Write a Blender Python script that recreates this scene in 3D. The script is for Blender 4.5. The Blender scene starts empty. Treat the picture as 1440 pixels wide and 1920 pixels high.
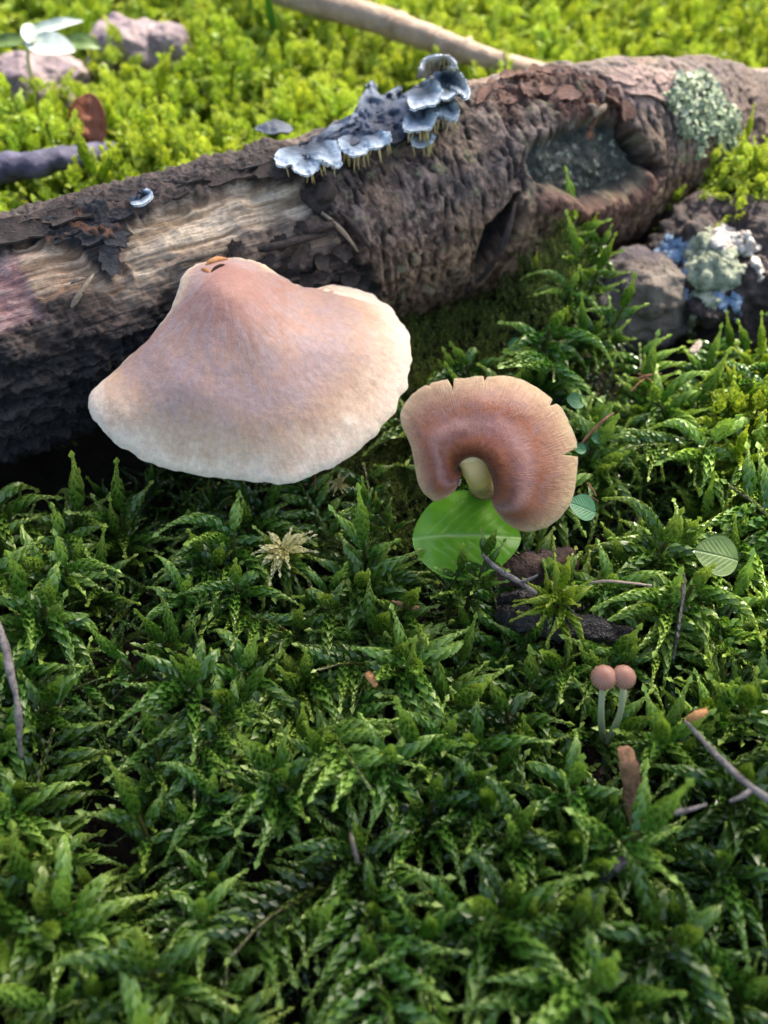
import bpy, math, random
import numpy as np
from mathutils import Vector, Matrix

random.seed(7); RNG = np.random.default_rng(7)
SC = bpy.context.scene
COL = SC.collection
K = 0.01                      # the whole place is worked out in centimetres, stored in metres
R_ = math.radians

# ------------------------------------------------------------------ camera
CAM_H, PITCH, FPX = 14.0, R_(48.0), 1663.0
cam = bpy.data.cameras.new('camera'); cam_o = bpy.data.objects.new('camera', cam); COL.objects.link(cam_o)
cam.sensor_fit = 'VERTICAL'; cam.sensor_height = 24.0; cam.lens = 24.0 * FPX / 1920.0
cam_o.location = (0, 0, CAM_H * K); cam_o.rotation_euler = (math.pi / 2 - PITCH, 0, 0)
cam.clip_start = 0.005; cam.clip_end = 200
cam.dof.use_dof = True; cam.dof.focus_distance = 0.172; cam.dof.aperture_fstop = 9.5
SC.camera = cam_o

# ------------------------------------------------------------------ sky and sun
SUN_EL, SUN_AZ = R_(52), R_(36)       # azimuth clockwise from +Y (away from the camera)
SUN_DIR = Vector((math.sin(SUN_AZ) * math.cos(SUN_EL), math.cos(SUN_AZ) * math.cos(SUN_EL), math.sin(SUN_EL)))
world = bpy.data.worlds.new('World'); SC.world = world; world.use_nodes = True
wn = world.node_tree.nodes; wl = world.node_tree.links
bg = wn.get('Background') or wn.new('ShaderNodeBackground')
sky = wn.new('ShaderNodeTexSky'); sky.sky_type = 'NISHITA'; sky.sun_disc = False
sky.sun_elevation = SUN_EL; sky.sun_rotation = SUN_AZ
sky.air_density = 1.0; sky.dust_density = 4.5; sky.ozone_density = 0.7
wl.new(sky.outputs[0], bg.inputs[0]); bg.inputs[1].default_value = 0.13
sun = bpy.data.lights.new('sun', 'SUN'); sun.energy = 3.2; sun.angle = R_(0.55); sun.color = (1.0, 0.93, 0.80)
sun_o = bpy.data.objects.new('sun', sun); COL.objects.link(sun_o)
sun_o.rotation_euler = SUN_DIR.to_track_quat('Z', 'Y').to_euler(); sun_o.location = (0.5, 0.6, 1.2)
SC.view_settings.view_transform = 'Standard'; SC.view_settings.look = 'None'
SC.view_settings.exposure = 1.8; SC.view_settings.gamma = 1.0
SC.render.engine = 'CYCLES'
cy = SC.cycles
cy.max_bounces = 4; cy.diffuse_bounces = 3; cy.glossy_bounces = 2; cy.transmission_bounces = 3; cy.transparent_max_bounces = 4
cy.use_denoising = True; cy.caustics_reflective = False; cy.caustics_refractive = False
cy.use_adaptive_sampling = True; cy.adaptive_threshold = 0.02
cy.sample_clamp_indirect = 6.0

# ------------------------------------------------------------------ helpers: places
CF = np.array([0, math.cos(PITCH), -math.sin(PITCH)]); CU = np.array([0, math.sin(PITCH), math.cos(PITCH)])
CR = np.array([1.0, 0, 0]); CP = np.array([0, 0, CAM_H])
def at(px, py, z):
    """the point at height z (cm) that the photograph shows at this place"""
    px, py, z = np.broadcast_arrays(np.asarray(px, float), np.asarray(py, float), np.asarray(z, float))
    d = CF + ((px - 720) / FPX)[..., None] * CR + ((960 - py) / FPX)[..., None] * CU
    t = (z - CAM_H) / d[..., 2]
    return CP + t[..., None] * d
def topx(p):
    q = np.asarray(p, float) - CP; dep = q @ CF
    return 720 + FPX * (q @ CR) / dep, 960 - FPX * (q @ CU) / dep

# ------------------------------------------------------------------ helpers: noise
_P = np.random.default_rng(3).permutation(256); _P = np.concatenate([_P, _P, _P])
_G = np.random.default_rng(4).normal(size=(256, 3)); _G /= np.linalg.norm(_G, axis=1)[:, None]
def noise(p):
    p = np.asarray(p, float); i = np.floor(p).astype(int); f = p - i; i &= 255
    u = f * f * f * (f * (f * 6 - 15) + 10); out = 0
    for dx in (0, 1):
        for dy in (0, 1):
            for dz in (0, 1):
                h = _P[_P[_P[i[..., 0] + dx] + i[..., 1] + dy] + i[..., 2] + dz]
                g = _G[h & 255]; d = f - (dx, dy, dz)
                w = (u[..., 0] if dx else 1 - u[..., 0]) * (u[..., 1] if dy else 1 - u[..., 1]) * (u[..., 2] if dz else 1 - u[..., 2])
                out = out + w * (g * d).sum(-1)
    return out * 1.6
def fbm(p, o=4, lac=2.1, gain=0.5):
    p = np.asarray(p, float); a, s = 1.0, 0
    for _ in range(o):
        s = s + a * noise(p); p = p * lac + 17.3; a *= gain
    return s
def N3(x, y, z=0.0): return np.stack(np.broadcast_arrays(np.asarray(x, float), y, z), -1)
def sstep(a, b, x):
    t = np.clip((x - a) / (b - a), 0, 1); return t * t * (3 - 2 * t)
def sdf(poly, x, y):
    """signed distance to a polygon (negative inside)"""
    poly = np.asarray(poly, float); x = np.asarray(x, float); y = np.asarray(y, float)
    d = np.full(x.shape, 1e9); ins = np.zeros(x.shape, bool)
    for k in range(len(poly)):
        a, b = poly[k], poly[(k + 1) % len(poly)]
        ex, ey = b - a; wx, wy = x - a[0], y - a[1]
        t = np.clip((wx * ex + wy * ey) / (ex * ex + ey * ey + 1e-12), 0, 1)
        d = np.minimum(d, (wx - ex * t) ** 2 + (wy - ey * t) ** 2)
        c = (a[1] > y) != (b[1] > y)
        ins ^= c & (x < (b[0] - a[0]) * (y - a[1]) / ((b[1] - a[1]) or 1e-12) + a[0])
    return np.where(ins, -1, 1) * np.sqrt(d)
def pdist(line, x, y):
    """distance to a polyline and the place along it (0..1)"""
    line = np.asarray(line, float); d = np.full(np.shape(x), 1e9); tt = np.zeros(np.shape(x)); n = len(line) - 1
    for k in range(n):
        a, b = line[k], line[k + 1]; e = b - a
        t = np.clip(((x - a[0]) * e[0] + (y - a[1]) * e[1]) / (e @ e), 0, 1)
        q = (x - a[0] - e[0] * t) ** 2 + (y - a[1] - e[1] * t) ** 2
        m = q < d; d = np.where(m, q, d); tt = np.where(m, (k + t) / n, tt)
    return np.sqrt(d), tt
class TPS:
    def __init__(s, pts, val, lam=0.0):
        s.p = np.asarray(pts, float) / 100; n = len(s.p); v = np.asarray(val, float)
        r = np.linalg.norm(s.p[:, None] - s.p[None], axis=-1); A = np.where(r > 0, r * r * np.log(r + 1e-12), 0) + lam * np.eye(n)
        Q = np.hstack([np.ones((n, 1)), s.p]); M = np.block([[A, Q], [Q.T, np.zeros((3, 3))]])
        s.w = np.linalg.solve(M, np.concatenate([v, np.zeros(3)]))
    def __call__(s, x, y):
        q = np.stack([x, y], -1) / 100; r = np.linalg.norm(q[..., None, :] - s.p, axis=-1)
        return np.where(r > 0, r * r * np.log(r + 1e-12), 0) @ s.w[:-3] + s.w[-3] + q @ s.w[-2:]
def spline(pts, n, closed=False):
    P = np.asarray(pts, float); m = len(P)
    if closed: idx = lambda k: P[k % m]; segs = m
    else: idx = lambda k: P[min(max(k, 0), m - 1)]; segs = m - 1
    out = []
    for q in np.linspace(0, segs, n, endpoint=not closed):
        k = min(int(q), segs - 1); t = q - k
        a, b, c, d = idx(k - 1), idx(k), idx(k + 1), idx(k + 2)
        out.append(0.5 * ((2 * b) + (c - a) * t + (2 * a - 5 * b + 4 * c - d) * t * t + (3 * b - a - 3 * c + d) * t ** 3))
    return np.array(out)

# ------------------------------------------------------------------ helpers: meshes
def mesh(name, v, f, mat=None, attrs=None, smooth=True):
    me = bpy.data.meshes.new(name)
    me.from_pydata((np.asarray(v, float) * K).tolist(), [], f.tolist() if isinstance(f, np.ndarray) else f)
    for an, av in (attrs or {}).items():
        av = np.asarray(av, float)
        if av.ndim == 1: me.attributes.new(an, 'FLOAT', 'POINT').data.foreach_set('value', av.astype(np.float32))
        else:
            c = np.ones((len(av), 4), np.float32); c[:, :3] = av
            me.attributes.new(an, 'FLOAT_COLOR', 'POINT').data.foreach_set('color', c.ravel())
    if smooth: me.polygons.foreach_set('use_smooth', np.ones(len(me.polygons), bool))
    if mat: me.materials.append(mat)
    me.update(); return me
def obj(name, me, parent=None, loc=None):
    o = bpy.data.objects.new(name, me); COL.objects.link(o)
    if parent:
        o.parent = parent; o.location = tuple(-np.array(parent.location))   # meshes are written in place coordinates
    if loc is not None: o.location = tuple(np.asarray(loc) * K)
    return o
def tag(o, label=None, cat=None, group=None, kind=None):
    for k, v in (('label', label), ('category', cat), ('group', group), ('kind', kind)):
        if v: o[k] = v
    return o
def empty(name, loc, label, cat, group=None):
    o = bpy.data.objects.new(name, None); COL.objects.link(o); o.empty_display_size = 0.01
    o.location = tuple(np.asarray(loc, float) * K); return tag(o, label, cat, group)
def grid_faces(nu, nv, closed=False):
    F = []
    for i in range(nu if closed else nu - 1):
        j = (i + 1) % nu
        for k in range(nv - 1): F.append((i * nv + k, j * nv + k, j * nv + k + 1, i * nv + k + 1))
    return F
def frames(P):
    T = np.gradient(P, axis=0); T /= np.linalg.norm(T, axis=1)[:, None] + 1e-12
    ref = np.array([0, 0, 1.0]) if abs(T[0] @ [0, 0, 1]) < 0.9 else np.array([1.0, 0, 0])
    A = []
    a = ref - T[0] * (ref @ T[0]); a /= np.linalg.norm(a)
    for t in T:
        a = a - t * (a @ t); a /= np.linalg.norm(a) + 1e-12; A.append(a.copy())
    A = np.array(A); return T, A, np.cross(T, A)
def tube(P, rad, nr=10, bump=0.0, seed=0, freq=2.0):
    """a closed, uneven tapered tube along P (cm)"""
    P = np.asarray(P, float); n = len(P); rad = np.broadcast_to(np.asarray(rad, float), (n,))
    T, A, B = frames(P); th = np.linspace(0, 2 * np.pi, nr, endpoint=False)
    dirs = A[:, None] * np.cos(th)[None, :, None] + B[:, None] * np.sin(th)[None, :, None]
    V = P[:, None] + dirs * rad[:, None, None]
    if bump: V = V + dirs * (fbm(V * freq + seed * 7.7, 3) * bump)[..., None] * rad[:, None, None]
    al = np.repeat(np.linspace(0, 1, n), nr)
    V = V.reshape(-1, 3); F = []
    for i in range(n - 1):
        for k in range(nr):
            q = (k + 1) % nr; F.append((i * nr + k, i * nr + q, (i + 1) * nr + q, (i + 1) * nr + k))
    V = np.vstack([V, P[0] - T[0] * rad[0] * .3, P[-1] + T[-1] * rad[-1] * .3])
    for k in range(nr):
        q = (k + 1) % nr; F.append((n * nr, q, k)); F.append((n * nr + 1, (n - 1) * nr + k, (n - 1) * nr + q))
    return V, F, np.concatenate([al, [0, 1]])
def normals_grid(V):
    du = np.gradient(V, axis=0); dv = np.gradient(V, axis=1)
    n = np.cross(du, dv); return n / (np.linalg.norm(n, axis=-1)[..., None] + 1e-12)

# ------------------------------------------------------------------ helpers: materials
def mat(name, rough=0.6, spec=0.5, sss=0.0, sss_r=(1, .4, .2), sss_s=0.002, coat=0.0):
    m = bpy.data.materials.new(name); m.use_nodes = True; nt = m.node_tree
    b = nt.nodes['Principled BSDF']; b.inputs['Roughness'].default_value = rough
    b.inputs['Specular IOR Level'].default_value = spec
    if sss:
        b.inputs['Subsurface Weight'].default_value = sss; b.inputs['Subsurface Radius'].default_value = sss_r
        b.inputs['Subsurface Scale'].default_value = sss_s
    if coat: b.inputs['Coat Weight'].default_value = coat; b.inputs['Coat Roughness'].default_value = 0.25
    return m, nt, b
def node(nt, typ, **kw):
    n = nt.nodes.new(typ)
    for k, v in kw.items(): setattr(n, k, v)
    return n
def nz(nt, scale, detail=4, rough=0.6, vec=None, dist=0.0):
    n = node(nt, 'ShaderNodeTexNoise'); n.inputs['Scale'].default_value = scale; n.inputs['Detail'].default_value = detail
    n.inputs['Roughness'].default_value = rough; n.inputs['Distortion'].default_value = dist
    if vec is not None: nt.links.new(vec, n.inputs['Vector'])
    return n.outputs['Fac']
def ramp(nt, fac, stops, interp='LINEAR'):
    r = node(nt, 'ShaderNodeValToRGB'); r.color_ramp.interpolation = interp
    e = r.color_ramp.elements
    while len(e) < len(stops): e.new(0.5)
    for x, (p, c) in zip(e, stops): x.position = p; x.color = (*c, 1) if len(c) == 3 else c
    nt.links.new(fac, r.inputs['Fac']); return r.outputs['Color']
def mixc(nt, fac, a, b, blend='MIX'):
    m = node(nt, 'ShaderNodeMix', data_type='RGBA', blend_type=blend)
    for s, v in ((m.inputs[0], fac), (m.inputs[6], a), (m.inputs[7], b)):
        if hasattr(v, 'links') or hasattr(v, 'is_linked'): nt.links.new(v, s)
        elif isinstance(v, (int, float)): s.default_value = v
        else: s.default_value = (*v, 1)
    return m.outputs[2]
def mth(nt, op, a, b=0.0, clamp=False):
    m = node(nt, 'ShaderNodeMath', operation=op, use_clamp=clamp)
    for s, v in ((m.inputs[0], a), (m.inputs[1], b)):
        if isinstance(v, (int, float)): s.default_value = v
        else: nt.links.new(v, s)
    return m.outputs[0]
def attr(nt, name, out='Fac'): return node(nt, 'ShaderNodeAttribute', attribute_name=name).outputs[out]
def pos(nt): return node(nt, 'ShaderNodeNewGeometry').outputs['Position']
def ocoord(nt): return node(nt, 'ShaderNodeTexCoord').outputs['Object']
def bump(nt, b, h, dist, strength=1.0):
    n = node(nt, 'ShaderNodeBump'); n.inputs['Distance'].default_value = dist; n.inputs['Strength'].default_value = strength
    nt.links.new(h, n.inputs['Height']); nt.links.new(n.outputs[0], b.inputs['Normal']); return n
def setc(nt, b, c): nt.links.new(c, b.inputs['Base Color'])
def comb(nt, x, y, z=0.0):
    c = node(nt, 'ShaderNodeCombineXYZ')
    for s, v in zip(c.inputs, (x, y, z)):
        if isinstance(v, (int, float)): s.default_value = v
        else: nt.links.new(v, s)
    return c.outputs[0]
def leafy(nt, b, col, trans=0.35, tint=None):
    """lets part of the light through, as thin leaves do"""
    t = node(nt, 'ShaderNodeBsdfTranslucent'); m = node(nt, 'ShaderNodeMixShader'); m.inputs[0].default_value = trans
    c = mixc(nt, 1.0, col, tint or (1.0, 1.0, 0.6), 'MULTIPLY'); nt.links.new(c, t.inputs[0])
    nt.links.new(b.outputs[0], m.inputs[1]); nt.links.new(t.outputs[0], m.inputs[2])
    nt.links.new(m.outputs[0], nt.nodes['Material Output'].inputs[0])

# ================================================================== the fallen log: its frame
AXIS = np.array([  # x, y, z, radius (cm)
    (-34, -1.0, 1.6, 2.5), (-21.5, 7.4, 1.7, 2.5), (-15.0, 11.8, 1.8, 2.46), (-8.6, 16.0, 1.8, 2.42), (-5.0, 18.35, 1.75, 2.4), (-1.7, 20.45, 1.7, 2.4),
    (0.6, 21.7, 1.75, 2.52), (2.9, 22.9, 1.8, 2.62), (5.4, 24.5, 1.65, 2.55), (7.9, 26.1, 1.45, 2.35), (10.2, 27.3, 1.25, 2.0), (11.5, 28.0, 1.05, 1.6), (12.3, 28.5, 0.9, 1.05), (12.7, 28.7, 0.8, 0.5)])
_ax = spline(AXIS, 1601); _len = np.concatenate([[0], np.cumsum(np.linalg.norm(np.diff(_ax[:, :3], axis=0), axis=1))])
S0 = _len[np.argmin(np.abs(_ax[:, 0] + 8.6))]; _len -= S0            # s = 0 where the photograph's left edge cuts the log
SMIN, SMAX = _len[0], _len[-1]
def axis_at(s): return np.stack([np.interp(s, _len, _ax[:, k]) for k in range(4)], -1)
def log_frame(s):
    a = axis_at(s); t = axis_at(np.asarray(s) + .3)[..., :3] - axis_at(np.asarray(s) - .3)[..., :3]
    t /= np.linalg.norm(t, axis=-1)[..., None]
    front = np.cross(np.array([0, 0, 1.0]), t); front = -front; front /= np.linalg.norm(front, axis=-1)[..., None]
    up = np.cross(t, -front); up *= np.sign(up[..., 2:3]); return a, t, up, front
def log_pt(s, phi, d=0.0):
    """a point on the log: s along it, phi round it (0 on top, pi/2 facing the mushrooms), d above the bark"""
    a, t, up, fr = log_frame(s)
    n = up * np.cos(phi)[..., None] + fr * np.sin(phi)[..., None]
    return a[..., :3] + n * (a[..., 3] + d)[..., None], n, t
_sg, _pg = np.meshgrid(np.linspace(-6, SMAX - .1, 500), np.linspace(-1.2, 2.6, 240), indexing='ij')
_lp, _ln, _ = log_pt(_sg, _pg); _lx, _ly = topx(_lp); _vis = ((CP - _lp) * _ln).sum(-1) > 0
def onlog(px, py):
    """(s, phi) of a feature of the log, read off the photograph"""
    d = (_lx - px) ** 2 + (_ly - py) ** 2 + np.where(_vis, 0, 1e7); k = np.unravel_index(np.argmin(d), d.shape)
    return _sg[k], _pg[k]
RB = 2.45
def lpoly(pts): return [(s, p * RB) for s, p in (onlog(*q) for q in pts)]

# ================================================================== the ground
def hump(x, y, px, py, z, r, h, e=1.0):
    c = at(px, py, z); return h * np.exp(-(((x - c[0]) ** 2 + ((y - c[1]) * e) ** 2) / (r * r)))
def axis_side(x, y):
    """how far (cm) a place lies behind (+) or before (-) the log's axis"""
    ya = np.interp(x, _ax[:, 0], _ax[:, 1]); return (np.asarray(y) - ya) * 0.84
def soil(x, y):
    x = np.asarray(x, float); y = np.asarray(y, float)
    near = np.exp(-((x / 60) ** 2 + ((y - 20) / 60) ** 2))
    g = -1.75 + near * (0.55 * fbm(N3(x * .16, y * .16, 3.1), 3) + 0.22 * fbm(N3(x * .7, y * .7, 9.2), 3)) + (1 - near) * 3.0 * fbm(N3(x * .02, y * .02, 5.0), 3)
    g += hump(x, y, 1075, 620, 0.5, 1.5, 1.3, .8) + hump(x, y, 1065, 500, 1.0, 1.1, 1.6, .8)
    g += hump(x, y, 1420, 420, 1.0, 2.4, 2.4) + hump(x, y, 1440, 780, 0.5, 2.2, 1.4) + hump(x, y, 1330, 330, 1.0, 1.6, 1.2)
    g -= hump(x, y, 620, 960, -.5, 0.9, .7) + hump(x, y, 1010, 1100, -.5, 1.3, .7, .8) + hump(x, y, 180, 1620, -.5, 1.1, .8) + hump(x, y, 1300, 690, 0, 1.6, .5)
    g -= hump(x, y, 390, 1800, -.5, .8, .5) + hump(x, y, 520, 1350, -.5, 1.0, .3)
    sd = axis_side(x, y)
    g += np.where(sd > 0, 1, 0) * sstep(1.5, 6, sd) * 0.5 * near
    return g
def stretch(lo, hi, step, far, n):
    c = np.arange(lo, hi + step / 2, step); g = np.geomspace(step * 2, far, n)
    return np.concatenate([lo - np.cumsum(g)[::-1] * 1.0, c, hi + np.cumsum(g)])
gx = stretch(-30, 30, .3, 900, 22); gy = stretch(-8, 62, .3, 900, 22)
GX, GY = np.meshgrid(gx, gy, indexing='ij')
GV = np.stack([GX, GY, soil(GX, GY)], -1)
m_soil, nt, b = mat('dark_forest_soil', .75, .4)
p = pos(nt)
sc_ = ramp(nt, nz(nt, 260, 6, .7, p), [(.3, (.008, .006, .004)), (.55, (.03, .02, .012)), (.75, (.07, .045, .022))])
mc_ = ramp(nt, nz(nt, 90, 8, .75, p), [(.3, (.02, .045, .008)), (.55, (.10, .17, .02)), (.75, (.22, .30, .04))])
setc(nt, b, mixc(nt, attr(nt, 'mossy'), sc_, mc_))
bump(nt, b, nz(nt, 420, 6, .75, p), .004)
g_o = obj('ground', mesh('ground', GV.reshape(-1, 3), grid_faces(len(gx), len(gy)), m_soil, {'mossy': sstep(64, 100, np.hypot(GX, GY - 20)).ravel()}))
tag(g_o, 'dark damp forest soil under the moss', 'ground', kind='structure')

# ================================================================== the fallen log: surface
ns, nphi_f, nphi_b = 800, 250, 50
sv = np.concatenate([np.linspace(SMIN, -12, 60, endpoint=False), np.linspace(-12, -2.2, 140, endpoint=False), np.linspace(-2.2, SMAX, ns)])
pv = np.concatenate([np.linspace(-1.15, 2.45, nphi_f, endpoint=False), np.linspace(2.45, 2 * np.pi - 1.15, nphi_b, endpoint=False)])
S, P_ = np.meshgrid(sv, pv, indexing='ij'); Bc = P_ * RB          # Bc: cm round the log
Pw, Nw, _ = log_pt(S, P_)
w1 = fbm(Pw * 1.1, 4); w2 = fbm(Pw * 1.1 + 31, 4); w3 = fbm(Pw * 3.2 + 11, 4)
def zone(px, soft=.12, warp=.22):
    return sstep(soft, -soft, sdf(lpoly(px), S + w1 * warp, Bc + w2 * warp))
# grain runs along the log; bark wrinkles run round it
grain = fbm(N3(S * .35 + w1 * .15, Bc * 5.5, 2.0), 4); grain2 = fbm(N3(S * .9, Bc * 13, 8.0), 3)
wr = fbm(N3(S * 3.0 + w1 * .5, Bc * 1.1 + w2 * .5, 4.0), 4); fine = fbm(Pw * 7 + 5, 4)
def ticks(cs, cb, w, l, seed, keep=.6):
    """short slits across the bark, one to a cell"""
    r = np.random.default_rng(seed); T = r.random((256, 256, 4)); out = np.zeros(S.shape)
    for oi in (-1, 0, 1):
        for oj in (-1, 0, 1):
            i = np.floor(S / cs).astype(int) + oi; j = np.floor(Bc / cb).astype(int) + oj
            t = T[i % 256, j % 256]
            cx, cyy = (i + .2 + .6 * t[..., 0]) * cs, (j + .2 + .6 * t[..., 1]) * cb
            dx, dy = S - cx + (Bc - cyy) * (t[..., 2] - .5) * .5 + w3 * .03, Bc - cyy
            q = np.exp(-(dx / w) ** 2 - (dy / (l * (.5 + t[..., 2]))) ** 4) * (t[..., 3] < keep)
            out = np.maximum(out, q)
    return out
edge = [onlog(*q) for q in ((585, 318), (608, 385), (655, 450), (690, 520), (720, 590))]
es = np.interp(Bc, [p * RB for s, p in edge], [s for s, p in edge])
right = sstep(-.12, .12, S - es + w1 * .25 + w3 * .12)             # whole bark to the right of the broken ring
wood1 = zone([(235, 432), (300, 396), (420, 362), (520, 340), (592, 342), (612, 380), (570, 392), (480, 428), (400, 462), (320, 485), (262, 520), (235, 480)])
wood2 = zone([(28, 462), (60, 462), (235, 455), (238, 520), (200, 545), (120, 545), (60, 560), (40, 520)], .1)
pink = zone([(-140, 490), (40, 470), (62, 560), (90, 585), (20, 610), (-140, 640)], .15)
fib = zone([(150, 540), (262, 500), (330, 470), (480, 430), (620, 395), (660, 470), (560, 470), (420, 480), (330, 530), (240, 590)], .25)
black = zone([(80, 440), (140, 408), (235, 395), (242, 430), (232, 470), (190, 512), (152, 500), (150, 470), (110, 465)], .08, .3)
topstrip = sstep(.12, -.1, Bc - np.interp(S, [onlog(*q)[0] for q in ((0, 450), (150, 420), (300, 388), (450, 350), (590, 338))], [onlog(*q)[1] * RB for q in ((0, 450), (150, 420), (300, 388), (450, 350), (590, 338))]) + w1 * .3 + w3 * .15)
lowfront = sstep(.0, .9, Bc - np.interp(S, [onlog(*q)[0] for q in ((-100, 640), (0, 610), (200, 600), (320, 540), (450, 500), (640, 520))], [onlog(*q)[1] * RB for q in ((-100, 640), (0, 610), (200, 600), (320, 540), (450, 500), (640, 520))]) + w1 * .5)
hollow = zone([(985, 300), (1010, 262), (1075, 225), (1140, 215), (1195, 250), (1215, 310), (1195, 352), (1120, 372), (1040, 360), (1000, 345)], .16, .2)
redbark = zone([(900, 190), (960, 148), (1060, 135), (1140, 150), (1185, 225), (1130, 245), (1080, 230), (1000, 200), (950, 215)], .3, .5)
sunlit_bark = zone([(1120, 150), (1180, 128), (1270, 130), (1270, 175), (1220, 205), (1160, 195)], .15, .3)  # pale pinkish bark, with the sunlight on it put into the colour
tanlow = sstep(-.6, 1.2, Bc - onlog(800, 420)[1] * RB + w1 * .7) * right
lipd, lipt = pdist(lpoly([(1020, 382), (1090, 392), (1150, 388), (1200, 362), (1222, 330)]), S + w1 * .1, Bc + w2 * .1)
lip = np.exp(-(lipd / .28) ** 2)
ckd, ckt = pdist(lpoly([(968, 362), (955, 410), (925, 455), (890, 515)]), S + w1 * .1, Bc + w2 * .1)
crack = np.exp(-(ckd / (.06 + .30 * np.sin(np.pi * np.clip(ckt, 0, 1) ** 1.4) ** .8)) ** 4)
c2d, c2t = pdist(lpoly([(1120, 150), (1150, 200), (1185, 250), (1225, 320)]), S + w1 * .25, Bc + w2 * .25); crack2 = np.exp(-(c2d / (.07 + .12 * c2t)) ** 2)
c3d, _ = pdist(lpoly([(945, 195), (955, 250), (990, 272), (960, 330)]), S + w1 * .2, Bc + w2 * .2); crack3 = np.exp(-(c3d / .06) ** 2)
c4d, _ = pdist(lpoly([(590, 330), (610, 390), (655, 455), (690, 530)]), S + w1 * .2, Bc + w2 * .2); crack4 = np.exp(-(c4d / .16) ** 2)
tk = ticks(.36, .48, .045, .16, 5, .7) * right * (1 - hollow); tk2 = ticks(.2, .26, .03, .085, 9, .5) * right * (1 - hollow)
wood = np.clip(wood1 + wood2 + pink, 0, 1); soft = np.clip(wood + fib * .6, 0, 1)
plates = np.abs(fbm(N3(S * .55, Bc * 1.6, 6.6), 3)); platecr = np.exp(-(plates / .045) ** 2) * (1 - soft) * (1 - right)
plates2 = np.abs(fbm(N3(S * 1.5 + 5, Bc * 1.1, 1.6), 3)); platecr2 = np.exp(-(plates2 / .04) ** 2) * right * (redbark * .8 + .2)
vfine = fbm(Pw * 16 + 3, 3); wr2 = fbm(N3(S * 5.5 + w1 * 1.2 + w3 * .5, Bc * 3.2 + w2 * 1.2, 14.0), 5, 2.2, .6)
disp = (.10 * w1 + .02 * w3 + .012 * fine
        + right * (.13 + .028 * wr + .014 * wr2 + .010 * fine + .010 * vfine + .034 * tanlow * wr2 + .05 * redbark * wr2) - tk * .10 - tk2 * .05
        + (1 - right) * (1 - soft) * (.06 * w3 + .04 * fine + .06 * grain + .03 * grain2) + fib * .05 * grain2
        + wood * (-.16 + .05 * grain + .035 * grain2) + black * .16 + topstrip * (1 - right) * .15
        - hollow * (.46 - .05 * w3) + lip * .2 - crack * .75 - crack2 * .55 - crack3 * .14 - crack4 * .22 - platecr * .1 - platecr2 * .09
        + redbark * (.08 * w3 + .07 * fine) + lowfront * (1 - right) * (.09 * w3 + .08 * grain))
taper = sstep(SMAX, SMAX - 1.0, S)
V = Pw + Nw * (disp * taper)[..., None]
def mixv(c, m, col): return c * (1 - m[..., None]) + np.asarray(col) * m[..., None]
def mottle(col, col2, f, lo=-.3, hi=.4):
    t = sstep(lo, hi, f)[..., None]; return np.asarray(col) * (1 - t) + np.asarray(col2) * t
C = mottle((.055, .038, .030), (.16, .115, .09), w3 + grain * .5)
C = mixv(C, fib, (.33, .245, .175)) * (1 + .5 * np.clip(grain, -.6, .8) * fib)[..., None]
wc = mottle((.36, .25, .15), (.82, .66, .47), grain + .6 * grain2, -.5, .5)
C = C * (1 - wood1[..., None]) + wc * wood1[..., None]
C = mixv(C, wood1 * sstep(.2, .55, w1 + fine * .5) * .5, (.30, .25, .2))
C = C * (1 - wood2[..., None]) + (wc * (.78, .70, .68)) * wood2[..., None]
C = C * (1 - pink[..., None]) + mottle((.30, .165, .155), (.46, .30, .27), w3 + grain) * pink[..., None]
C = mixv(C, lowfront * (1 - right) * .93, (.016, .016, .018))
C = mixv(C, topstrip * (1 - right) * .9, (.05, .037, .03))
C = mixv(C, topstrip * (1 - right) * sstep(0, .3, w3) * .5, (.14, .09, .07))
C = mixv(C, black * .95, (.014, .017, .022))
C = mixv(C, black * sstep(.35, .6, w1 + .4 * fine), (.16, .07, .035))
bark = mottle((.085, .058, .046), (.28, .205, .165), wr2 + wr * .6 + w1 * .4)
bark = bark * (1 - tanlow[..., None]) + mottle((.12, .062, .03), (.38, .235, .13), wr2 + wr * .5 + fine * .3) * tanlow[..., None]
bark = mixv(bark, sstep(.25, .6, w1 + .5 * w3) * .4, (.085, .062, .062))
bark = mixv(bark, sstep(.1, .55, fbm(Pw * .7 + 61, 3)) * .55, (.30, .19, .11))
bark = mixv(bark, sstep(.15, .6, fbm(Pw * .9 + 23, 4)) * .6 * (1 - tanlow), (.055, .042, .046))
bark = mixv(bark, redbark * .8, (.17, .075, .045)); bark = mixv(bark, redbark * sstep(.1, .5, w3) * .8, (.075, .05, .045))
bark = mixv(bark, sunlit_bark * .8, (.42, .29, .24))
bark = mixv(bark, np.clip(tk * 1.1 + tk2 * .7, 0, 1), (.025, .016, .012))
bark = mixv(bark, sstep(.45, .7, fbm(Pw * 2.3 + 77, 3)) * .5 * right, (.30, .30, .15))
C = C * (1 - right[..., None]) + bark * right[..., None]
C = mixv(C, hollow * .95, (.030, .042, .034)); spots = sstep(.42, .6, fbm(Pw * 5.0 + 41, 2)) * hollow
C = mixv(C, spots * .9, (.34, .35, .27)); C = mixv(C, lip * .85, (.17, .075, .05))
rim = np.exp(-((hollow - .5) / .25) ** 2) * sstep(-.2, .3, w2); C = mixv(C, rim * .6, (.29, .25, .15))
C = mixv(C, np.clip(crack * 1.2 + crack2 * .9 + crack3 * .8 + crack4 * .7 + platecr * .6 + platecr2 * .7, 0, 1), (.012, .010, .009))
og = sstep(.1, .5, w3) * zone([(1075, 195), (1120, 190), (1150, 240), (1100, 262)], .15, .3); C = mixv(C, og * .9, (.40, .14, .05))
far = sstep(SMAX - 5.5, SMAX - 3.5, S); C = mixv(C, far * .6, (.09, .055, .045))
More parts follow.
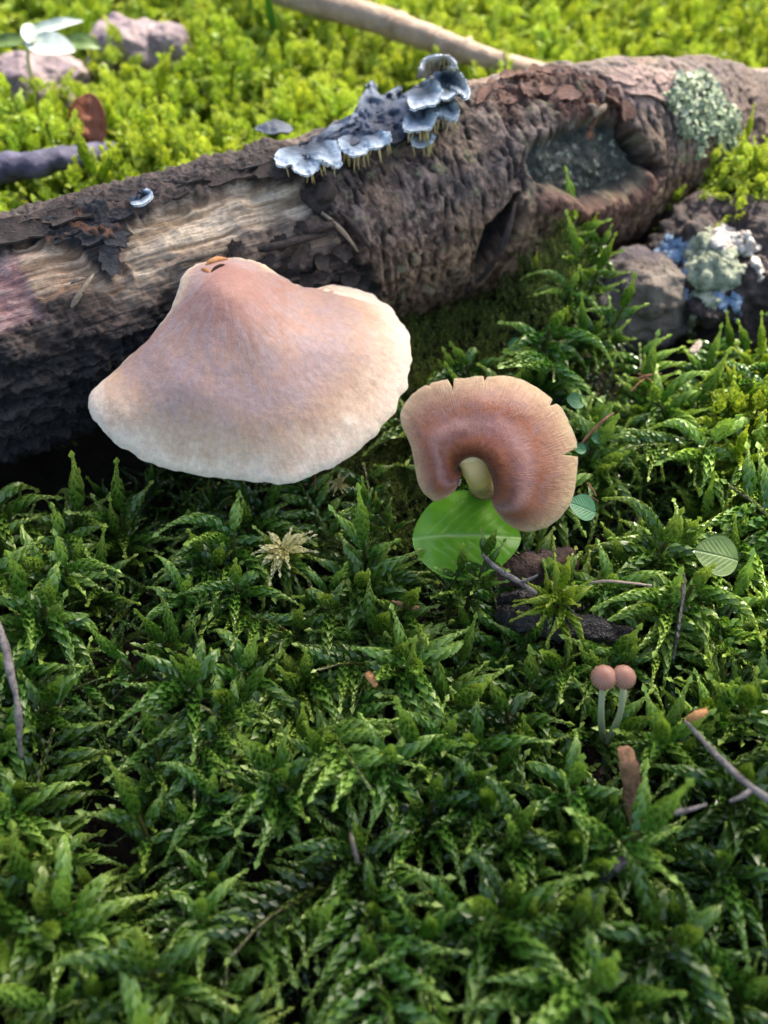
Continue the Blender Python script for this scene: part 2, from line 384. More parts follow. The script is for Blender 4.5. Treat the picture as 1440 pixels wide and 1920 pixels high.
wet = np.clip(lowfront * (1 - right) + black * .9 + hollow * .6, 0, 1)
m_log, nt, b = mat('old_log_surface', .7, .4)
p = pos(nt); ls_, lb_ = attr(nt, 'along'), attr(nt, 'around'); wh = attr(nt, 'whole')
gr_ = nz(nt, 1.0, 6, .7, comb(nt, mth(nt, 'MULTIPLY', ls_, 2.2), mth(nt, 'MULTIPLY', lb_, 24.0))); wk_ = nz(nt, 1.0, 6, .72, comb(nt, mth(nt, 'MULTIPLY', ls_, 15.0), mth(nt, 'MULTIPLY', lb_, 9.0)))
mx_ = node(nt, 'ShaderNodeMix'); nt.links.new(wh, mx_.inputs[0]); nt.links.new(gr_, mx_.inputs[2]); nt.links.new(wk_, mx_.inputs[3])
n1 = mth(nt, 'ADD', mth(nt, 'MULTIPLY', mx_.outputs[0], .65), mth(nt, 'MULTIPLY', nz(nt, 1100, 5, .7, p), .35))
c = mixc(nt, 1.0, attr(nt, 'tint', 'Color'), ramp(nt, n1, [(.32, (.38, .36, .35)), (.5, (1, 1, 1)), (.68, (1.7, 1.68, 1.65))]), 'MULTIPLY')
setc(nt, b, c)
rg = node(nt, 'ShaderNodeMapRange'); nt.links.new(attr(nt, 'wet'), rg.inputs[0]); rg.inputs[3].default_value = .56; rg.inputs[4].default_value = .3
nt.links.new(rg.outputs[0], b.inputs['Roughness'])
bump(nt, b, mth(nt, 'ADD', n1, mth(nt, 'MULTIPLY', nz(nt, 380, 5, .7, p), .3)), .0016, .9)
LOGPOS = axis_at(0.0)[:3] * (1, 1, 0)
log_o = empty('fallen_log', LOGPOS, 'old rotting fallen log with peeling bark lying across the moss', 'log')
nsv, npv = S.shape
vv = V.reshape(-1, 3)
Ff = []
ii, kk = np.meshgrid(np.arange(nsv - 1), np.arange(npv), indexing='ij'); k2 = (kk + 1) % npv
Ff = np.stack([ii * npv + kk, ii * npv + k2, (ii + 1) * npv + k2, (ii + 1) * npv + kk], -1).reshape(-1, 4).tolist()
for i0 in (0, nsv - 1):
    vv = np.vstack([vv, V[i0].mean(0)]); c0 = len(vv) - 1
    for k in range(npv):
        q = (k + 1) % npv; Ff.append((c0, i0 * npv + q, i0 * npv + k) if i0 == 0 else (c0, i0 * npv + k, i0 * npv + q))
ca = np.vstack([C.reshape(-1, 3), C[0].mean(0), C[-1].mean(0)]); wa = np.concatenate([wet.ravel(), [0, 0]])
me = mesh('trunk', vv, Ff, m_log, {'tint': ca, 'wet': wa, 'along': np.concatenate([S.ravel(), [0, 0]]), 'around': np.concatenate([Bc.ravel(), [0, 0]]), 'whole': np.concatenate([right.ravel(), [0, 0]])}); obj('trunk', me, log_o)

# loose bark: ragged plates that stand proud of the log
def plate(s0, b0, ls, lb, ang, lift, curl, thick, seed, n=13, tilt=0.0):
    r = np.random.default_rng(seed); th = np.linspace(0, 2 * np.pi, 26, endpoint=False)
    rad = 1 + .28 * fbm(N3(np.cos(th) * 1.7, np.sin(th) * 1.7, seed * 3.3), 4) * 1.6
    rr = np.linspace(0, 1, 5); A = th[:, None]; X = rr[None] * rad[:, None] * np.cos(A) * ls; Y = rr[None] * rad[:, None] * np.sin(A) * lb
    s = s0 + X * math.cos(ang) - Y * math.sin(ang); bb = b0 + X * math.sin(ang) + Y * math.cos(ang)
    d = lift + curl * (Y / lb) ** 2 + tilt * (Y / lb) + .05 * fbm(N3(s * 2, bb * 2, seed), 3)
    tp, _, _ = log_pt(s, bb / RB, d); bt, _, _ = log_pt(s, bb / RB, d - thick * (1.2 - rr[None] * .7))
    nu, nv = X.shape; F = grid_faces(nu, nv, True); m = nu * nv
    F = F + [tuple(m + q for q in f[::-1]) for f in F]
    for i in range(nu): j = (i + 1) % nu; F.append((i * nv + nv - 1, m + i * nv + nv - 1, m + j * nv + nv - 1, j * nv + nv - 1))
    return np.vstack([tp.reshape(-1, 3), bt.reshape(-1, 3)]), F
def barkmat(name, dark, lite, rough=.75):
    m, nt, b = mat(name, rough, .4); p = pos(nt); n = nz(nt, 500, 6, .7, p)
    setc(nt, b, ramp(nt, n, [(.3, dark), (.7, lite)])); bump(nt, b, n, .0015); return m
m_bk = barkmat('dark_bark', (.016, .013, .012), (.085, .06, .048)); m_bb = barkmat('charred_bark', (.008, .009, .012), (.035, .038, .046), .5)
m_rb = barkmat('red_brown_bark', (.06, .03, .02), (.24, .12, .08)); m_gb = barkmat('pale_splinter_wood', (.16, .12, .08), (.42, .33, .23)); m_pb = barkmat('sunlit_pale_bark', (.2, .12, .1), (.5, .36, .3))
FL = []
for k, (px, py) in enumerate([(20, 432), (70, 425), (110, 412), (165, 395), (215, 385), (262, 376), (310, 362), (360, 348), (410, 338), (455, 326), (500, 312), (545, 308), (575, 325), (40, 452), (130, 425), (330, 368), (430, 345), (480, 332), (530, 328)]):
    FL.append((px, py, random.uniform(.45, .95), random.uniform(.12, .28), random.uniform(-.12, .12), random.uniform(.1, .24), random.uniform(0, .12), m_bk))
for px, py, ls, lb in [(140, 432, .5, .24), (190, 425, .5, .22), (215, 452, .35, .26), (205, 492, .22, .3), (125, 448, .3, .16), (175, 455, .28, .14), (230, 415, .3, .15)]:
    FL.append((px, py, ls, lb, random.uniform(-.3, .3), .12, .08, m_bb))
for px, py in [(930, 170), (965, 160), (1000, 150), (1040, 146), (1075, 152), (1100, 165), (985, 185), (1020, 180), (1060, 185), (1120, 172), (950, 195), (1140, 195), (1165, 215), (905, 190)]:
    FL.append((px, py, random.uniform(.2, .5), random.uniform(.12, .26), random.uniform(-1.2, .8), random.uniform(.12, .26), random.uniform(0, .14), m_rb))
for px, py in [(1165, 160), (1200, 148), (1230, 158), (1215, 185), (1260, 160), (1185, 180)]:
    FL.append((px, py, random.uniform(.25, .45), random.uniform(.14, .25), random.uniform(-.5, .5), random.uniform(.1, .2), .06, m_pb))  # pale flakes, sunlit brightness included in their colour
for px, py in [(470, 505), (520, 460), (560, 478), (600, 490), (640, 470), (560, 435), (620, 430), (500, 490), (585, 520), (650, 520), (440, 470)]:
    FL.append((px, py, random.uniform(.15, .4), random.uniform(.1, .2), random.uniform(-.6, .6), random.uniform(.08, .2), .08, m_bk))
for k, (px, py, ls, lb, ang, lift, curl, mm) in enumerate(FL):
    s, ph = onlog(px, py); v, f = plate(s, ph * RB, ls, lb, ang, lift, curl, .1, 100 + k, tilt=random.uniform(-.06, .06)); obj('bark_flake', mesh('bark_flake', v, f, mm), log_o)
def splinter(a, c, w, mm, name='splinter', sag=0.1, tip=.25):
    (s1, p1), (s2, p2) = onlog(*a), onlog(*c); t = np.linspace(0, 1, 9)
    q, _, _ = log_pt(s1 + (s2 - s1) * t, p1 + (p2 - p1) * t, .14 + sag * np.sin(t * np.pi))
    v, f, _ = tube(q, w * (tip + (1 - tip) * np.sin(np.pi * np.clip(t * .8 + .1, 0, 1))), 7, .5, int(a[0])); obj(name, mesh(name, v, f, mm), log_o)
splinter((174, 520), (134, 578), .065, m_gb, tip=.08); splinter((166, 526), (142, 570), .05, m_bk, tip=.1); splinter((132, 538), (160, 528), .045, m_gb, tip=.1); splinter((430, 470), (330, 498), .07, m_gb); splinter((600, 402), (665, 470), .06, m_gb)
splinter((630, 400), (690, 470), .07, m_bk); splinter((960, 380), (888, 522), .09, m_bk, 'curled_bark_edge', .12); splinter((610, 440), (480, 470), .1, m_bk); splinter((640, 420), (560, 440), .12, m_bk)
splinter((1128, 205), (1108, 225), .1, m_gb); splinter((1108, 222), (1095, 205), .07, m_gb); splinter((1125, 200), (1118, 180), .06, m_gb)
# a broken knot where the whole bark begins
s, ph = onlog(600, 372); q, nn, tt = log_pt(np.full(6, s) + np.linspace(0, .15, 6), np.full(6, ph), np.linspace(-.1, .42, 6))
v, f, _ = tube(q, np.array([.38, .36, .3, .26, .22, .14]), 12, .6, 3, 3); obj('knot', mesh('knot', v, f, m_bk), log_o)

# ================================================================== the two fan-shaped mushrooms
def shell(top, nrm, thick):
    """closes a top sheet (nu closed x nv grid) with an underside and a rim"""
    nu, nv, _ = top.shape; bot = top - nrm * thick[..., None]
    F = grid_faces(nu, nv, True); m = nu * nv
    G = [tuple(m + q for q in f[::-1]) for f in F]
    Rm = [(i * nv + nv - 1, m + i * nv + nv - 1, m + ((i + 1) % nu) * nv + nv - 1, ((i + 1) % nu) * nv + nv - 1) for i in range(nu)]
    return bot, F, G, Rm
def up_normals(V, closed):
    du = (np.roll(V, -1, 0) - np.roll(V, 1, 0)) if closed else np.gradient(V, axis=0)
    n = np.cross(du, np.gradient(V, axis=1)); n /= np.linalg.norm(n, axis=-1)[..., None] + 1e-12
    s = np.sign((n * (CP - V)).sum(-1).mean()); return n * s, s

def cap_material(name, stops, blotch, blotch_col, fibre, rough, sheen=.0, warp=.3, fq=60):
    m, nt, b = mat(name, rough, .35, .25, (1, .45, .25), .003)
    u, v = attr(nt, 'fu'), attr(nt, 'fv')
    cv = comb(nt, mth(nt, 'MULTIPLY', u, fq), mth(nt, 'MULTIPLY', v, 4.5)); fib = nz(nt, 1.6, 5, .65, cv)
    cv2 = comb(nt, mth(nt, 'MULTIPLY', u, 13), mth(nt, 'MULTIPLY', v, 4.5)); blo = nz(nt, 1.6, 5, .62, cv2, .6)
    v2 = mth(nt, 'ADD', v, mth(nt, 'MULTIPLY', mth(nt, 'SUBTRACT', blo, .5), warp))
    v3 = mth(nt, 'ADD', v2, mth(nt, 'MULTIPLY', mth(nt, 'SUBTRACT', fib, .5), .18))
    base = ramp(nt, v3, stops)
    bl = ramp(nt, mth(nt, 'ADD', blo, mth(nt, 'MULTIPLY', mth(nt, 'SUBTRACT', fib, .5), .5)), [(blotch[0], (0, 0, 0)), (blotch[1], (1, 1, 1))])
    mid = ramp(nt, v, [(.12, (0, 0, 0)), (.34, (1, 1, 1)), (.72, (1, 1, 1)), (.86, (0, 0, 0))])
    base = mixc(nt, mth(nt, 'MULTIPLY', mth(nt, 'MULTIPLY', bl, mid), .6), base, blotch_col)
    fc = ramp(nt, fib, [(.3, (1 - fibre,) * 3), (.7, (1 + fibre,) * 3)])
    sp = ramp(nt, nz(nt, 900, 3, .6, pos(nt)), [(.35, (.9, .9, .9)), (.65, (1.08, 1.08, 1.08))])
    setc(nt, b, mixc(nt, 1.0, mixc(nt, 1.0, base, fc, 'MULTIPLY'), sp, 'MULTIPLY'))
    if sheen: b.inputs['Sheen Weight'].default_value = sheen; b.inputs['Sheen Roughness'].default_value = .35
    bump(nt, b, mth(nt, 'ADD', mth(nt, 'MULTIPLY', fib, fibre * 5), mth(nt, 'MULTIPLY', nz(nt, 500, 5, .6, pos(nt)), .6)), .0007, .8); return m
m_gill, nt, b = mat('pale_gills', .6, .3, .3, (1, .6, .4), .003); setc(nt, b, ramp(nt, nz(nt, 400, 3, .5, pos(nt)), [(.3, (.45, .34, .22)), (.7, (.68, .56, .4))]))
m_stem, nt, b = mat('mushroom_stem', .55, .35, .3, (1, .6, .3), .003)
setc(nt, b, mixc(nt, ramp(nt, mth(nt, 'ADD', attr(nt, 'al'), mth(nt, 'MULTIPLY', nz(nt, 300, 4, .6, pos(nt)), .5)), [(.55, (0, 0, 0)), (.9, (1, 1, 1))]), (.10, .055, .02), (.86, .60, .28)))  # dark foot: brown flesh plus the shadow there, put into the colour

def fan_cap(label, hub, outline, ctrl, neck, material, nu, nv, thick, rim_noise, base, stem_pts, stem_r, slit=None):
    E = empty('fan_mushroom', base, label, 'mushroom')
    O = spline([(x, y) for x, y, z in outline], nu, True)
    th = np.linspace(0, 2 * np.pi, nu, endpoint=False)
    rn = 1 + rim_noise * fbm(N3(np.cos(th) * 9, np.sin(th) * 9, 1.0), 3); hubv = np.array(hub, float)
    O = hubv + (O - hubv) * rn[:, None]
    t = np.sin(np.linspace(0, 1, nv) * np.pi / 2) ** .9; PX = hubv + (O - hubv)[:, None] * t[None, :, None]
    hz = TPS([(x, y) for x, y, z in outline + ctrl], [z for x, y, z in outline + ctrl], .002)
    Z = hz(PX[..., 0], PX[..., 1]); Tt = at(PX[..., 0], PX[..., 1], Z)
    Tt[..., 2] += .035 * fbm(Tt * .9 + 3, 3) * (1 - t[None] ** 8)
    nrm, sg = up_normals(Tt, True)
    # the margin is rolled down a little
    roll = np.clip((t - .93) / .07, 0, 1)[None] ** 2 * np.ones((nu, 1)); Tt = Tt - nrm * (roll * .05)[..., None]
    bot, F, G, Rm = shell(Tt, nrm, thick * (1 - .75 * t[None] ** 2) * np.ones((nu, 1)))
    if sg < 0: F, G, Rm = [f[::-1] for f in F], [f[::-1] for f in G], [f[::-1] for f in Rm]
    # radial coordinates run from where the stem joins to the margin
    nk = np.array(neck, float); dv = PX - nk; ang = np.arctan2(dv[..., 1], dv[..., 0]); rad = np.hypot(dv[..., 0], dv[..., 1])
    oa = np.arctan2(O[:, 1] - nk[1], O[:, 0] - nk[0]); orr = np.hypot(*(O - nk).T); od = np.argsort(oa)
    fv = rad / (np.interp(ang, oa[od], orr[od], period=2 * np.pi) + 1e-9); fu = (ang - math.pi / 2 + 3 * np.pi) % (2 * np.pi)
    fu = fu / (2 * np.pi) * 2
    A = {'fu': np.concatenate([fu.ravel()] * 2), 'fv': np.clip(np.concatenate([fv.ravel()] * 2), 0, 1.2)}
    VV = np.vstack([Tt.reshape(-1, 3), bot.reshape(-1, 3)])
    cap = obj('cap', mesh('cap', VV, F + Rm, material, A), E)
    if slit: slit(E, Tt, PX, nrm)
    # gills: pleated sheet under the cap
    pl = (np.arange(nu) % 2) * .05; gb = bot + nrm * .004 - nrm * (pl[:, None] * np.sin(np.pi * t[None] ** 1.5) ** .5)[..., None]
    obj('gills', mesh('gills', gb.reshape(-1, 3), [f[::-1] for f in F], m_gill, None, False), E)
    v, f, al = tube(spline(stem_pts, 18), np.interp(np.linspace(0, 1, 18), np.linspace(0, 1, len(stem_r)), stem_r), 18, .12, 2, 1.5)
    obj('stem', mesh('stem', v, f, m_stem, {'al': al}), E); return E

m_cap1 = cap_material('big_cap_skin', [(.0, (.37, .17, .12)), (.22, (.39, .20, .15)), (.42, (.45, .275, .205)), (.62, (.42, .275, .225)), (.74, (.52, .33, .215)), (.86, (.66, .465, .315)), (.97, (.78, .63, .47))], (.48, .58), (.40, .285, .27), .035, .5, .1, .34)
big_out = [(163, 742, 2.2), (178, 790, 2.0), (225, 840, 1.7), (300, 876, 1.42), (380, 893, 1.22), (460, 903, 1.1), (545, 907, 1.08), (600, 885, 1.15), (650, 862, 1.22), (715, 806, 1.4), (755, 745, 1.58), (776, 670, 1.8), (762, 612, 1.95), (725, 566, 2.08), (680, 541, 2.2), (635, 531, 2.35), (580, 536, 2.62), (545, 524, 2.95), (510, 500, 3.3), (480, 486, 3.5), (440, 479, 3.62), (385, 486, 3.66), (345, 506, 3.6), (330, 545, 3.45), (308, 592, 3.15), (268, 642, 2.8), (212, 692, 2.42)]
big_ctl = [(400, 520, 3.86), (430, 545, 3.9), (430, 600, 3.62), (435, 660, 3.18), (445, 720, 2.72), (465, 790, 2.2), (500, 850, 1.62), (380, 640, 3.35), (340, 720, 2.85), (300, 790, 2.25), (230, 770, 2.3), (560, 600, 2.98), (640, 600, 2.62), (690, 650, 2.3), (610, 690, 2.45), (600, 780, 1.95), (680, 740, 1.9), (520, 570, 3.3), (400, 840, 1.78)]
def tear(E, T, PX, nrm):
    """the small torn slit near the neck, with its orange flesh"""
    m, nt, b = mat('torn_flesh', .6, .3, .2, (1, .5, .2), .002); setc(nt, b, ramp(nt, nz(nt, 500, 3, .5, pos(nt)), [(.3, (.42, .13, .03)), (.7, (.68, .34, .14))]))
    d = mat('slit_dark', .8, .2)[0]; d.node_tree.nodes['Principled BSDF'].inputs['Base Color'].default_value = (.035, .014, .008, 1)
    def loc(px, py, h):
        k = np.unravel_index(np.argmin((PX[..., 0] - px) ** 2 + (PX[..., 1] - py) ** 2), PX.shape[:2]); return T[k] + nrm[k] * h
    for nm, pts, r, mm in (('torn_lip', [(384, 497, 0), (397, 493, .03), (412, 488, .04), (428, 485, .0)], .05, m), ('torn_lip', [(378, 502, -.02), (388, 508, .0), (396, 512, -.02)], .05, m), ('slit', [(396, 513, -.01), (404, 505, .012), (415, 499, .012), (420, 497, -.01)], .045, d)):
        v, f, _ = tube(spline([loc(*q) for q in pts], 10), r * np.sin(np.linspace(.25, 2.9, 10)), 8, .4, 5); obj(nm, mesh(nm, v, f, mm), E)
bigE = fan_cap('large pinkish tan fan-shaped mushroom cap leaning out from the log', (455, 665), big_out, big_ctl, (420, 498), m_cap1, 360, 70, .3, .018, at(430, 560, 0),
       [at(430, 600, 2.75), at(420, 570, 2.4), at(415, 560, 1.8) + (0, .6, -.2)], [.45, .5, .5], tear)

m_cap2 = cap_material('small_cap_skin', [(.0, (.10, .022, .007)), (.10, (.16, .034, .007)), (.20, (.31, .085, .024)), (.30, (.22, .075, .05)), (.44, (.36, .17, .13)), (.57, (.29, .09, .036)), (.68, (.31, .125, .068)), (.82, (.42, .23, .125)), (.97, (.56, .39, .21))], (.50, .66), (.25, .13, .125), .11, .34, .12, .16, 110)
# a horseshoe: each outer point is paired with a point of the notch it curls round
SM = [  # outer x, y, z      inner x, y
    (861, 902, 2.02, 866, 890), (851, 924, 1.86, 864, 886), (817, 943, 1.62, 862, 883), (786, 920, 1.70, 860, 881), (775, 880, 1.86, 860, 879), (765, 835, 2.05, 861, 876), (747, 783, 2.25, 863, 873), (763, 742, 2.5, 865, 870), (800, 716, 2.75, 868, 867),
    (842, 706, 2.92, 873, 864), (875, 702, 3.0, 878, 862), (912, 699, 3.05, 884, 861), (975, 706, 3.0, 892, 862), (1045, 747, 2.72, 902, 868), (1076, 800, 2.4, 908, 876), (1088, 850, 2.12, 912, 885), (1082, 915, 1.78, 916, 896), (1062, 962, 1.55, 919, 908), (1030, 989, 1.42, 921, 917), (985, 1000, 1.38, 922, 923), (948, 982, 1.5, 922, 928), (928, 955, 1.65, 921, 932), (921, 938, 1.78, 920, 934)]
E2 = empty('fan_mushroom', at(900, 930, -.4), 'small reddish brown curled mushroom with split rim above a green leaf', 'mushroom')
nu, nv = 300, 56
Og = spline([q[:2] for q in SM], nu); Ig = spline([q[3:5] for q in SM], nu)
hz = TPS([q[:2] for q in SM] + [(866, 889), (861, 880), (873, 865), (884, 862), (902, 869), (913, 888), (921, 912), (920, 932), (835, 890), (822, 865), (845, 815), (900, 790), (955, 810), (985, 870), (985, 925), (955, 955), (880, 832), (925, 850), (940, 905), (820, 915), (1030, 870), (1025, 930), (980, 750), (890, 745), (815, 770), (790, 840)],
         [q[2] for q in SM] + [2.12, 2.2, 2.42, 2.5, 2.5, 2.38, 2.12, 1.86, 2.22, 2.4, 2.76, 2.98, 2.92, 2.62, 2.25, 1.98, 2.76, 2.76, 2.36, 2.0, 2.42, 2.02, 3.12, 3.14, 2.72, 2.3], .002)
uu = np.linspace(0, 1, nu); pull = np.zeros(nu); kx = np.interp
def at_u(px, py): return np.argmin((Og[:, 0] - px) ** 2 + (Og[:, 1] - py) ** 2) / (nu - 1)
SPL = [(845, 706, .17, 1.3), (910, 699, .07, .7), (1046, 748, .07, .7), (1088, 848, .16, 1.1), (800, 716, .03, 1.0)]
for px, py, dep, wd in SPL: pull = np.maximum(pull, dep * np.clip(1 - np.abs(uu - at_u(px, py)) * (nu - 1) / (1.6 * wd), 0, 1))
pull = pull + .010 * fbm(N3(uu * 60, 0, 2), 3) + .012 * fbm(N3(uu * 14, 0, 5), 2)
t = np.linspace(0, 1, nv) ** .95; tt = t[None] * np.ones((nu, 1)); te = t[None] * (1 - pull[:, None] * t[None] ** 5)
PX = Ig[:, None] + (Og - Ig)[:, None] * te[..., None]; Z = hz(PX[..., 0], PX[..., 1])
Tt = at(PX[..., 0], PX[..., 1], Z); Tt[..., 2] += .02 * fbm(Tt * 1.6 + 3, 3)
nrm, sg = up_normals(Tt, False); dn = np.clip((tt - .9) / .1, 0, 1) ** 2; di = np.clip((.08 - tt) / .08, 0, 1) ** 2
Tt = Tt - nrm * ((dn * .06 + di * .08) * np.sin(np.pi * np.clip(uu * 1.0, .02, .98))[:, None] ** .3)[..., None]
thk = (.24 * (1 - tt ** 2 * .72)) * (np.clip(np.minimum(uu, 1 - uu) / .04, 0.15, 1) ** .5)[:, None]; bot = Tt - nrm * thk[..., None]
F = grid_faces(nu, nv); m_ = nu * nv
ring = [i * nv for i in range(nu)] + [(nu - 1) * nv + k for k in range(1, nv)] + [i * nv + nv - 1 for i in range(nu - 2, -1, -1)] + [k for k in range(nv - 2, 0, -1)]
Rm = [(ring[k], ring[(k + 1) % len(ring)], m_ + ring[(k + 1) % len(ring)], m_ + ring[k]) for k in range(len(ring))]
A = {'fu': np.tile(np.repeat(uu * 2.0, nv), 2), 'fv': np.tile(tt.ravel(), 2)}
obj('cap', mesh('cap', np.vstack([Tt.reshape(-1, 3), bot.reshape(-1, 3)]), F + Rm, m_cap2, A), E2)
pl = (np.arange(nu) % 2) * .04
gb = bot + nrm * .004 - nrm * (pl[:, None] * np.sin(np.pi * tt) ** .5)[..., None]
obj('gills', mesh('gills', gb.reshape(-1, 3), [f[::-1] for f in F], m_gill, None, False), E2)
v, f, al = tube(spline([at(908, 955, -.5), at(906, 928, .55), at(900, 897, 1.4), at(893, 874, 1.95), at(886, 846, 2.28)], 30), np.interp(np.linspace(0, 1, 30), [0, .3, .6, .8, 1], [.22, .25, .27, .33, .42]), 18, .1, 4, 2)
obj('stem', mesh('stem', v, f, m_stem, {'al': al}), E2)

# ================================================================== the two tiny bonnets in the moss
m_tiny, nt, b = mat('tiny_cap_skin', .45, .4, .3, (1, .5, .3), .001)
sn = mth(nt, 'SINE', mth(nt, 'MULTIPLY', attr(nt, 'fu'), 6.28318 * 24)); st = mixc(nt, mth(nt, 'ADD', mth(nt, 'MULTIPLY', sn, .5), .5), (.20, .085, .05), (.42, .23, .155))
setc(nt, b, mixc(nt, ramp(nt, attr(nt, 'fv'), [(0, (1, 1, 1)), (.22, (.5, .5, .5)), (.45, (0, 0, 0))]), st, (.27, .12, .075)))
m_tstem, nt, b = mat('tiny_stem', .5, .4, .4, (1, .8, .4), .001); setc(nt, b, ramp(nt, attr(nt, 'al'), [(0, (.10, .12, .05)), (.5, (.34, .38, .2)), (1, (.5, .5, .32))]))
for px, py, gx_, gy_, lean, lab in ((1132, 1271, 1130, 1385, -.06, 'tiny round pinkish brown mushroom on a straight pale stem in the moss'), (1169, 1270, 1138, 1392, .1, 'tiny striped brown mushroom on a leaning pale stem beside its twin')):
    zc = 1.25; r0 = .215 if px < 1150 else .205; c = at(px, py, zc); E = empty('tiny_mushroom', at(gx_, gy_, 0), lab, 'mushroom', None)
    th = np.linspace(0, 2 * np.pi, 48, endpoint=False); ph = np.linspace(0.02, 2.15, 18)
    up = np.array([lean, -.25, 1.0]); up /= np.linalg.norm(up); a1 = np.cross(up, [1, 0, 0]); a1 /= np.linalg.norm(a1); a2 = np.cross(up, a1)
    rr = r0 * (1 + .02 * np.cos(th * 12)[:, None] * np.sin(ph)[None]); prof = np.sin(ph) * np.where(ph > 1.6, 1 - (ph - 1.6) * .18, 1)
    Vt = c + (a1 * np.cos(th)[:, None, None] + a2 * np.sin(th)[:, None, None]) * (rr * prof[None])[..., None] + up * (r0 * .92 * np.cos(ph))[None, :, None]
    obj('cap', mesh('cap', Vt.reshape(-1, 3), grid_faces(48, 18, True), m_tiny, {'fu': np.repeat(th / 6.283, 18), 'fv': np.tile(ph / 2.15, 48)}), E)
    g = at(gx_, gy_, -.5); mid = (g + c) / 2 + (lean * .8, -.05, 0)
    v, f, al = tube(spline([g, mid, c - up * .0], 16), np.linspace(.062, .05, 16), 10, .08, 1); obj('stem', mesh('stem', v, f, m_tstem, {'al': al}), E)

# ================================================================== leaves lying in the moss
def leafmat(name, base, lite, vein, rough=.38, trans=.3, scale=300):
    m, nt, b = mat(name, rough, .5)
    n = nz(nt, scale, 4, .6, pos(nt)); c = ramp(nt, n, [(.3, base), (.7, lite)])
    c = mixc(nt, ramp(nt, attr(nt, 'vein'), [(.05, (0, 0, 0)), (.9, (1, 1, 1))]), c, vein); setc(nt, b, c)
    bump(nt, b, mth(nt, 'ADD', mth(nt, 'MULTIPLY', attr(nt, 'vein'), -1.0), mth(nt, 'MULTIPLY', n, .3)), .0004, .7); leafy(nt, b, c, trans); return m
def broad_leaf(name, label, c0, ax, side, up, L, W, mm, cup=.1, wave=.04, seed=0, serr=.025, cat='leaf', group=None, nerves=6, shape=.5, fold=0.0):
    ax, side, up = (np.asarray(q, float) / np.linalg.norm(q) for q in (ax, side, up))
    nu, nv = 110, 41; t = np.linspace(0, 1, nu); w = np.sin(np.pi * t ** (.85 + shape * .3)) ** .62 * (1 + serr * np.abs(((t * 26) % 1) - .5) * 2)
    q = np.linspace(-1, 1, nv); X = (t - .5)[:, None] * L * np.ones(nv); Y = w[:, None] * q[None] * W / 2
    vein = np.exp(-(np.abs(Y) / (W * .022)) ** 2) * (.55 + .45 * t[:, None])
    for k in range(nerves):
        t0 = .1 + .75 * k / nerves; vein = np.maximum(vein, .22 * np.exp(-(((t[:, None] - t0) * L - np.abs(Y) * .9 - .25 * Y * Y / W) / (W * .026)) ** 2) * (np.abs(q)[None] < .8))
    Z = cup * q[None] ** 2 * w[:, None] + wave * fbm(N3(X * 1.4, Y * 1.4, seed * 5.5 + .5), 2) - .05 * L * (2 * t[:, None] - 1) ** 2 + fold * np.abs(q)[None]
    V = c0 + X[..., None] * ax + Y[..., None] * side + Z[..., None] * up
    n = np.cross(np.gradient(V, axis=0), np.gradient(V, axis=1)); n /= np.linalg.norm(n, axis=-1)[..., None] + 1e-9
    F = grid_faces(nu, nv); m = nu * nv; V2 = V - n * .012
    ring = [i * nv for i in range(nu)] + [(nu - 1) * nv + k for k in range(1, nv)] + [i * nv + nv - 1 for i in range(nu - 2, -1, -1)] + [k for k in range(nv - 2, 0, -1)]
    Rm = [(ring[k], ring[(k + 1) % len(ring)], m + ring[(k + 1) % len(ring)], m + ring[k]) for k in range(len(ring))]
    o = obj(name, mesh(name, np.vstack([V.reshape(-1, 3), V2.reshape(-1, 3)]), F + [tuple(m + k for k in f[::-1]) for f in F] + Rm, mm, {'vein': np.tile(vein.ravel(), 2)}))
    return tag(o, label, cat, group)
m_leaf = leafmat('fresh_green_leaf', (.115, .33, .012), (.165, .41, .022), (.30, .52, .12), .32, .35)
m_leaf2 = leafmat('bluish_green_leaf', (.06, .22, .08), (.12, .32, .14), (.2, .4, .2), .35, .25); m_leaf3 = leafmat('dull_olive_leaf', (.09, .16, .035), (.15, .23, .06), (.2, .28, .1), .5)
m_bleaf = leafmat('dead_brown_leaf', (.17, .045, .018), (.34, .11, .05), (.4, .16, .08), .6, .15); m_wleaf = leafmat('pale_silvery_leaf', (.55, .62, .55), (.75, .8, .75), (.85, .88, .85), .5, .3)
lc = at(876, 1004, .62); broad_leaf('oval_leaf', 'bright green oval leaf with a pale midrib under the small mushroom', lc, at(972, 998, .62) - at(780, 998, .62), at(876, 935, .75) - at(876, 1074, .45), (0, -.25, 1), 2.17, 2.05, m_leaf, .1, .05, 1, .03, shape=.1)
for px, py, z, w, mm, lab, tilt in ((1080, 751, .9, .42, m_leaf2, 'small round bluish green leaf behind the curled mushroom rim', (.1, -.6, 1)), (1345, 1041, .85, .86, m_leaf3, 'dull olive round leaf lying alone on the moss', (.1, -.5, 1)), (1093, 951, .6, .62, m_leaf2, 'teal leaf tucked beside the right edge of the curled mushroom', (.3, -.4, 1)),
                                (966, 646, .9, .34, m_leaf2, 'tiny pale teal leaf on the dark fine moss below the log', (-.4, -.7, 1)), (1122, 822, .6, .3, m_leaf2, 'tiny green leaf beside a reddish needle', (0, -.5, 1)), (1088, 842, .5, .26, m_leaf2, 'tiny green leaf peeping out at the split rim of the mushroom', (0, -.5, 1))):
    tl = np.array(tilt, float); tl /= np.linalg.norm(tl); ax = np.cross(tl, (.2, 1, .2)); broad_leaf('round_leaf', lab, at(px, py, z), ax, np.cross(tl, ax), tl, w, w * .95, mm, .04, .02, px, .01, shape=.05)

